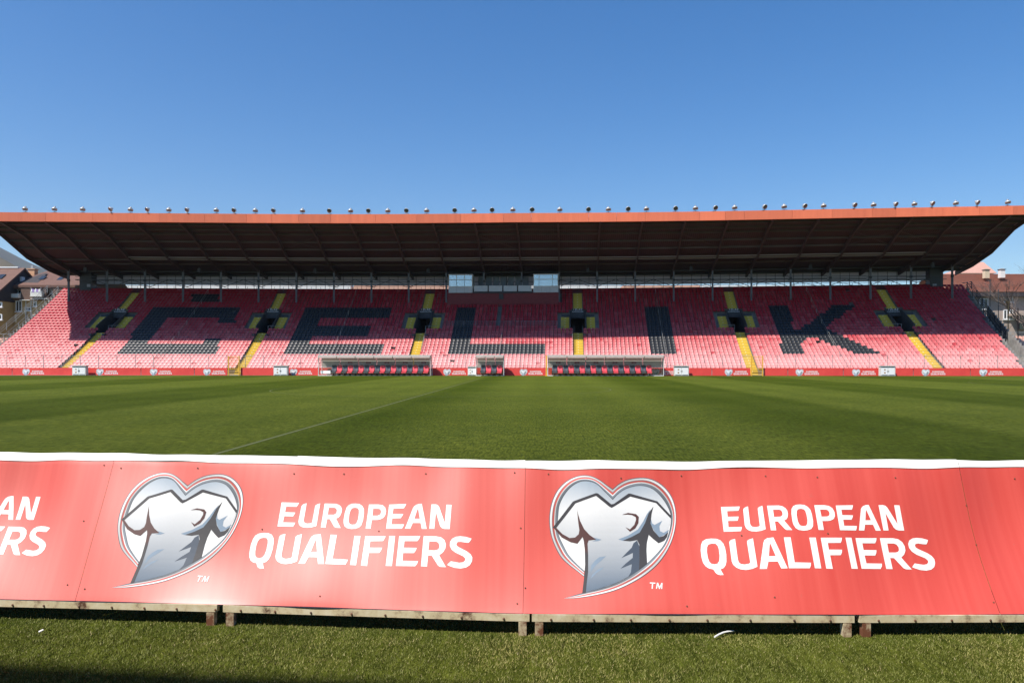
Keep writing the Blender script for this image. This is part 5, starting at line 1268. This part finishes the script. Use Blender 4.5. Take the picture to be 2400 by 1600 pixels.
# corner terraces at both ends
for nm, pxs, Yc, zc, lab in (('corner_terrace', (2368, 2475), 99., 4.2, 'small open terrace with peach seats beyond the parapet of the stand'), ('corner_terrace', (-90, 12), 97., 3.9, 'small open terrace with peach seats below the outer railing')):
    xa, xb = X_(pxs[0], Yc), X_(pxs[1], Yc); E_ = empty(nm, ((xa + xb) / 2, Yc, 0), 0, lab, 'terrace')
    m = MB()
    for i in range(6): m.box(((xa + xb) / 2, Yc + i * .8, (zc - 1.6 + i * .36) / 2), (xb - xa, .8, zc - 1.6 + i * .36))
    wc(m, 'steps', M['old_concrete'], E_)
    cc = (.62, .36, .27); me = bpy.data.meshes.new('seat'); me.from_pydata([tuple(v) for v in SV], [], [tuple(map(int, f)) for f in SF]); at = me.color_attributes.new('col', 'FLOAT_COLOR', 'POINT'); at.data.foreach_set('color', np.tile(np.array([*cc, 1.], dtype=np.float32), len(SV))); me.materials.append(M['seat'])
    for i in range(6):
        n = int((xb - xa - .2) / .52)
        for k in range(n): o = link('seat', me, E_); o.location = (xa + .4 + k * .52 - (xa + xb) / 2, i * .8, zc - 1.6 + i * .36 + .5)
    m = MB(); zt = zc + 1.4
    m.bar((xa, Yc + 5, zt), (xb, Yc + 5, zt), .06); m.bar((xa, Yc + 5, zt - .55), (xb, Yc + 5, zt - .55), .05)
    q = xa + .1
    while q < xb: m.bar((q, Yc + 5, zt - 1.5), (q, Yc + 5, zt), .05); q += 1.9
    wc(m, 'railing', M['galv'], E_)
# poles by the far end
for px, y0, y1, Y, mt, lab, r in ((2320.5, 655, 800, 104, 'dark_steel', 'tall thin dark pole rising past the tiled house chimney', .05), (2340, 677, 815, 103, 'dark_steel', 'thin dark pole rising to the eave of the tiled house', .05), (2363, 708, 830, 98, 'ochre', 'ochre painted pole with a lamp head before the tiled house', .07), (2386, 722, 850, 97, 'rust', 'rusty brown pole beside the peach seats', .06)):
    c = wpt(px, y0, Y); m = MB(); m.tube([(0, 0, 0), (0, 0, c.z)], r, 7)
    if mt == 'ochre': m.box((-.06, -.05, c.z), (.36, .3, .2)); m.box((-.95, -.06, c.z - 5.6), (1.9, .05, .1)); m.box((-.95, -.06, c.z - 6.6), (1.9, .05, .1)); 
    o = m.build('pole', M[mt]); o.location = (c.x, Y, 0); tag(o, lab, 'pole')
# bare trees at the far end
def tree(x, y, h, seed, lab):
    rg = random.Random(seed); E_ = empty('bare_tree', (x, y, 0), 0, lab, 'tree'); tr = MB(); cr = MB()
    tr.tube([(0, 0, 0), (.05, .1, h * .2), (-.08, .1, h * .42)], .2, 7, 0, .13)
    def br(p, d, l, r, dep):
        d = d.normalized(); q = p + d * l * .5 + Vector((rg.uniform(-.1, .1), rg.uniform(-.1, .1), .05)) * l; e = p + d * l + Vector((0, 0, .06 * l))
        cr.tube([p, q, e], r, 4 if dep > 1 else 3, 0, r * .55)
        if dep == 0: return
        for _ in range(3 if dep > 1 else 4):
            nd = d + Vector((rg.uniform(-1, 1), rg.uniform(-1, 1), rg.uniform(-.35, .75))) * .85; br(p + (e - p) * rg.uniform(.45, 1), nd, l * rg.uniform(.55, .8), r * .58, dep - 1)
    for k in range(6):
        t = k * 1.05 + rg.uniform(0, .6); br(Vector((-.05, .1, h * (.3 + .025 * k))), Vector((math.cos(t), math.sin(t), rg.uniform(.5, 1.5))), h * .22, .12, 4)
    tr.build('trunk', M['bark'], E_); cr.build('crown', M['bark'], E_)
tree(X_(2408, 110), 110, 18.4, 4, 'bare winter tree with fine twigs before the tiled house')
tree(X_(2330, 115), 115.5, 8.4, 9, 'small leafless shrub tree against the grey wall between two poles')
# ------------------------------------------------------------------ hills
def hill(name, xs, ys, fn, m, nx=60, ny=40):
    V = []; 
    for i in range(nx + 1):
        for j in range(ny + 1):
            X = xs[0] + (xs[1] - xs[0]) * i / nx; Y = ys[0] + (ys[1] - ys[0]) * j / ny; V.append((X, Y, fn(X, Y)))
    V = np.array(V); n1 = ny + 1; I, J = np.meshgrid(np.arange(nx), np.arange(ny), indexing='ij'); q = (I * n1 + J).ravel()
    o = np_mesh(name, V, np.stack([q, q + n1, q + n1 + 1, q + 1], 1), m); return tag(o, kind='structure')
rh = np.random.RandomState(5); HN = [(rh.uniform(.01, .05), rh.uniform(.01, .05), rh.uniform(0, 6), rh.uniform(.4, 1)) for _ in range(9)]
def hn(X, Y): return sum(k * math.sin(a * X + b * Y + c) for a, b, c, k in HN)
M['forest'] = mat('winter_forest', (.060, .048, .040), .95, c2=(.030, .045, .026), scale=.03, contrast=.55, bump=1., bscale=.12)
M['field'] = mat('dry_hillside', (.17, .135, .10), .95, c2=(.11, .10, .06), scale=.04, contrast=.8)
def h_far(X, Y):
    r = max(0., 1 - abs(Y - 1500) / 520.); sd = min(1, max(0, (-640 - X) / 620)); sd2 = min(1, max(0, (-560 - X) / 560))
    return -6 + (r * r * (3 - 2 * r)) * (300 * sd ** .8 + 30 * sd2) + hn(X, Y) * 5 * r
hill('far_hill', (-5900, -1150), (2350, 4900), lambda X, Y: h_far(X / 2.4, Y / 2.4) * 2.4, M['forest'], 110, 60)
def h_near(X, Y):
    r = max(0., 1 - abs(Y - 420) / 160.); sd = min(1, max(0, (-185 - X) / 160)); return -4 + (r * r * (3 - 2 * r)) * 98 * sd + hn(X * 2, Y * 2) * .8 * r
hill('near_slope', (-700, -170), (260, 580), h_near, M['field'], 60, 30)

# ------------------------------------------------------------------ air
hz = MB().box((0, 2700, 460), (12400, 6400, 924)).build('haze', bpy.data.materials.new('air')); hz['kind'] = 'stuff'
hm = hz.data.materials[0]; hm.use_nodes = True; hn_ = hm.node_tree; hn_.nodes.remove(hn_.nodes['Principled BSDF'])
pv = hn_.nodes.new('ShaderNodeVolumePrincipled'); pv.inputs['Color'].default_value = (.80, .88, 1, 1); pv.inputs['Density'].default_value = .00006; pv.inputs['Anisotropy'].default_value = .3
hn_.links.new(pv.outputs[0], hn_.nodes['Material Output'].inputs['Volume'])
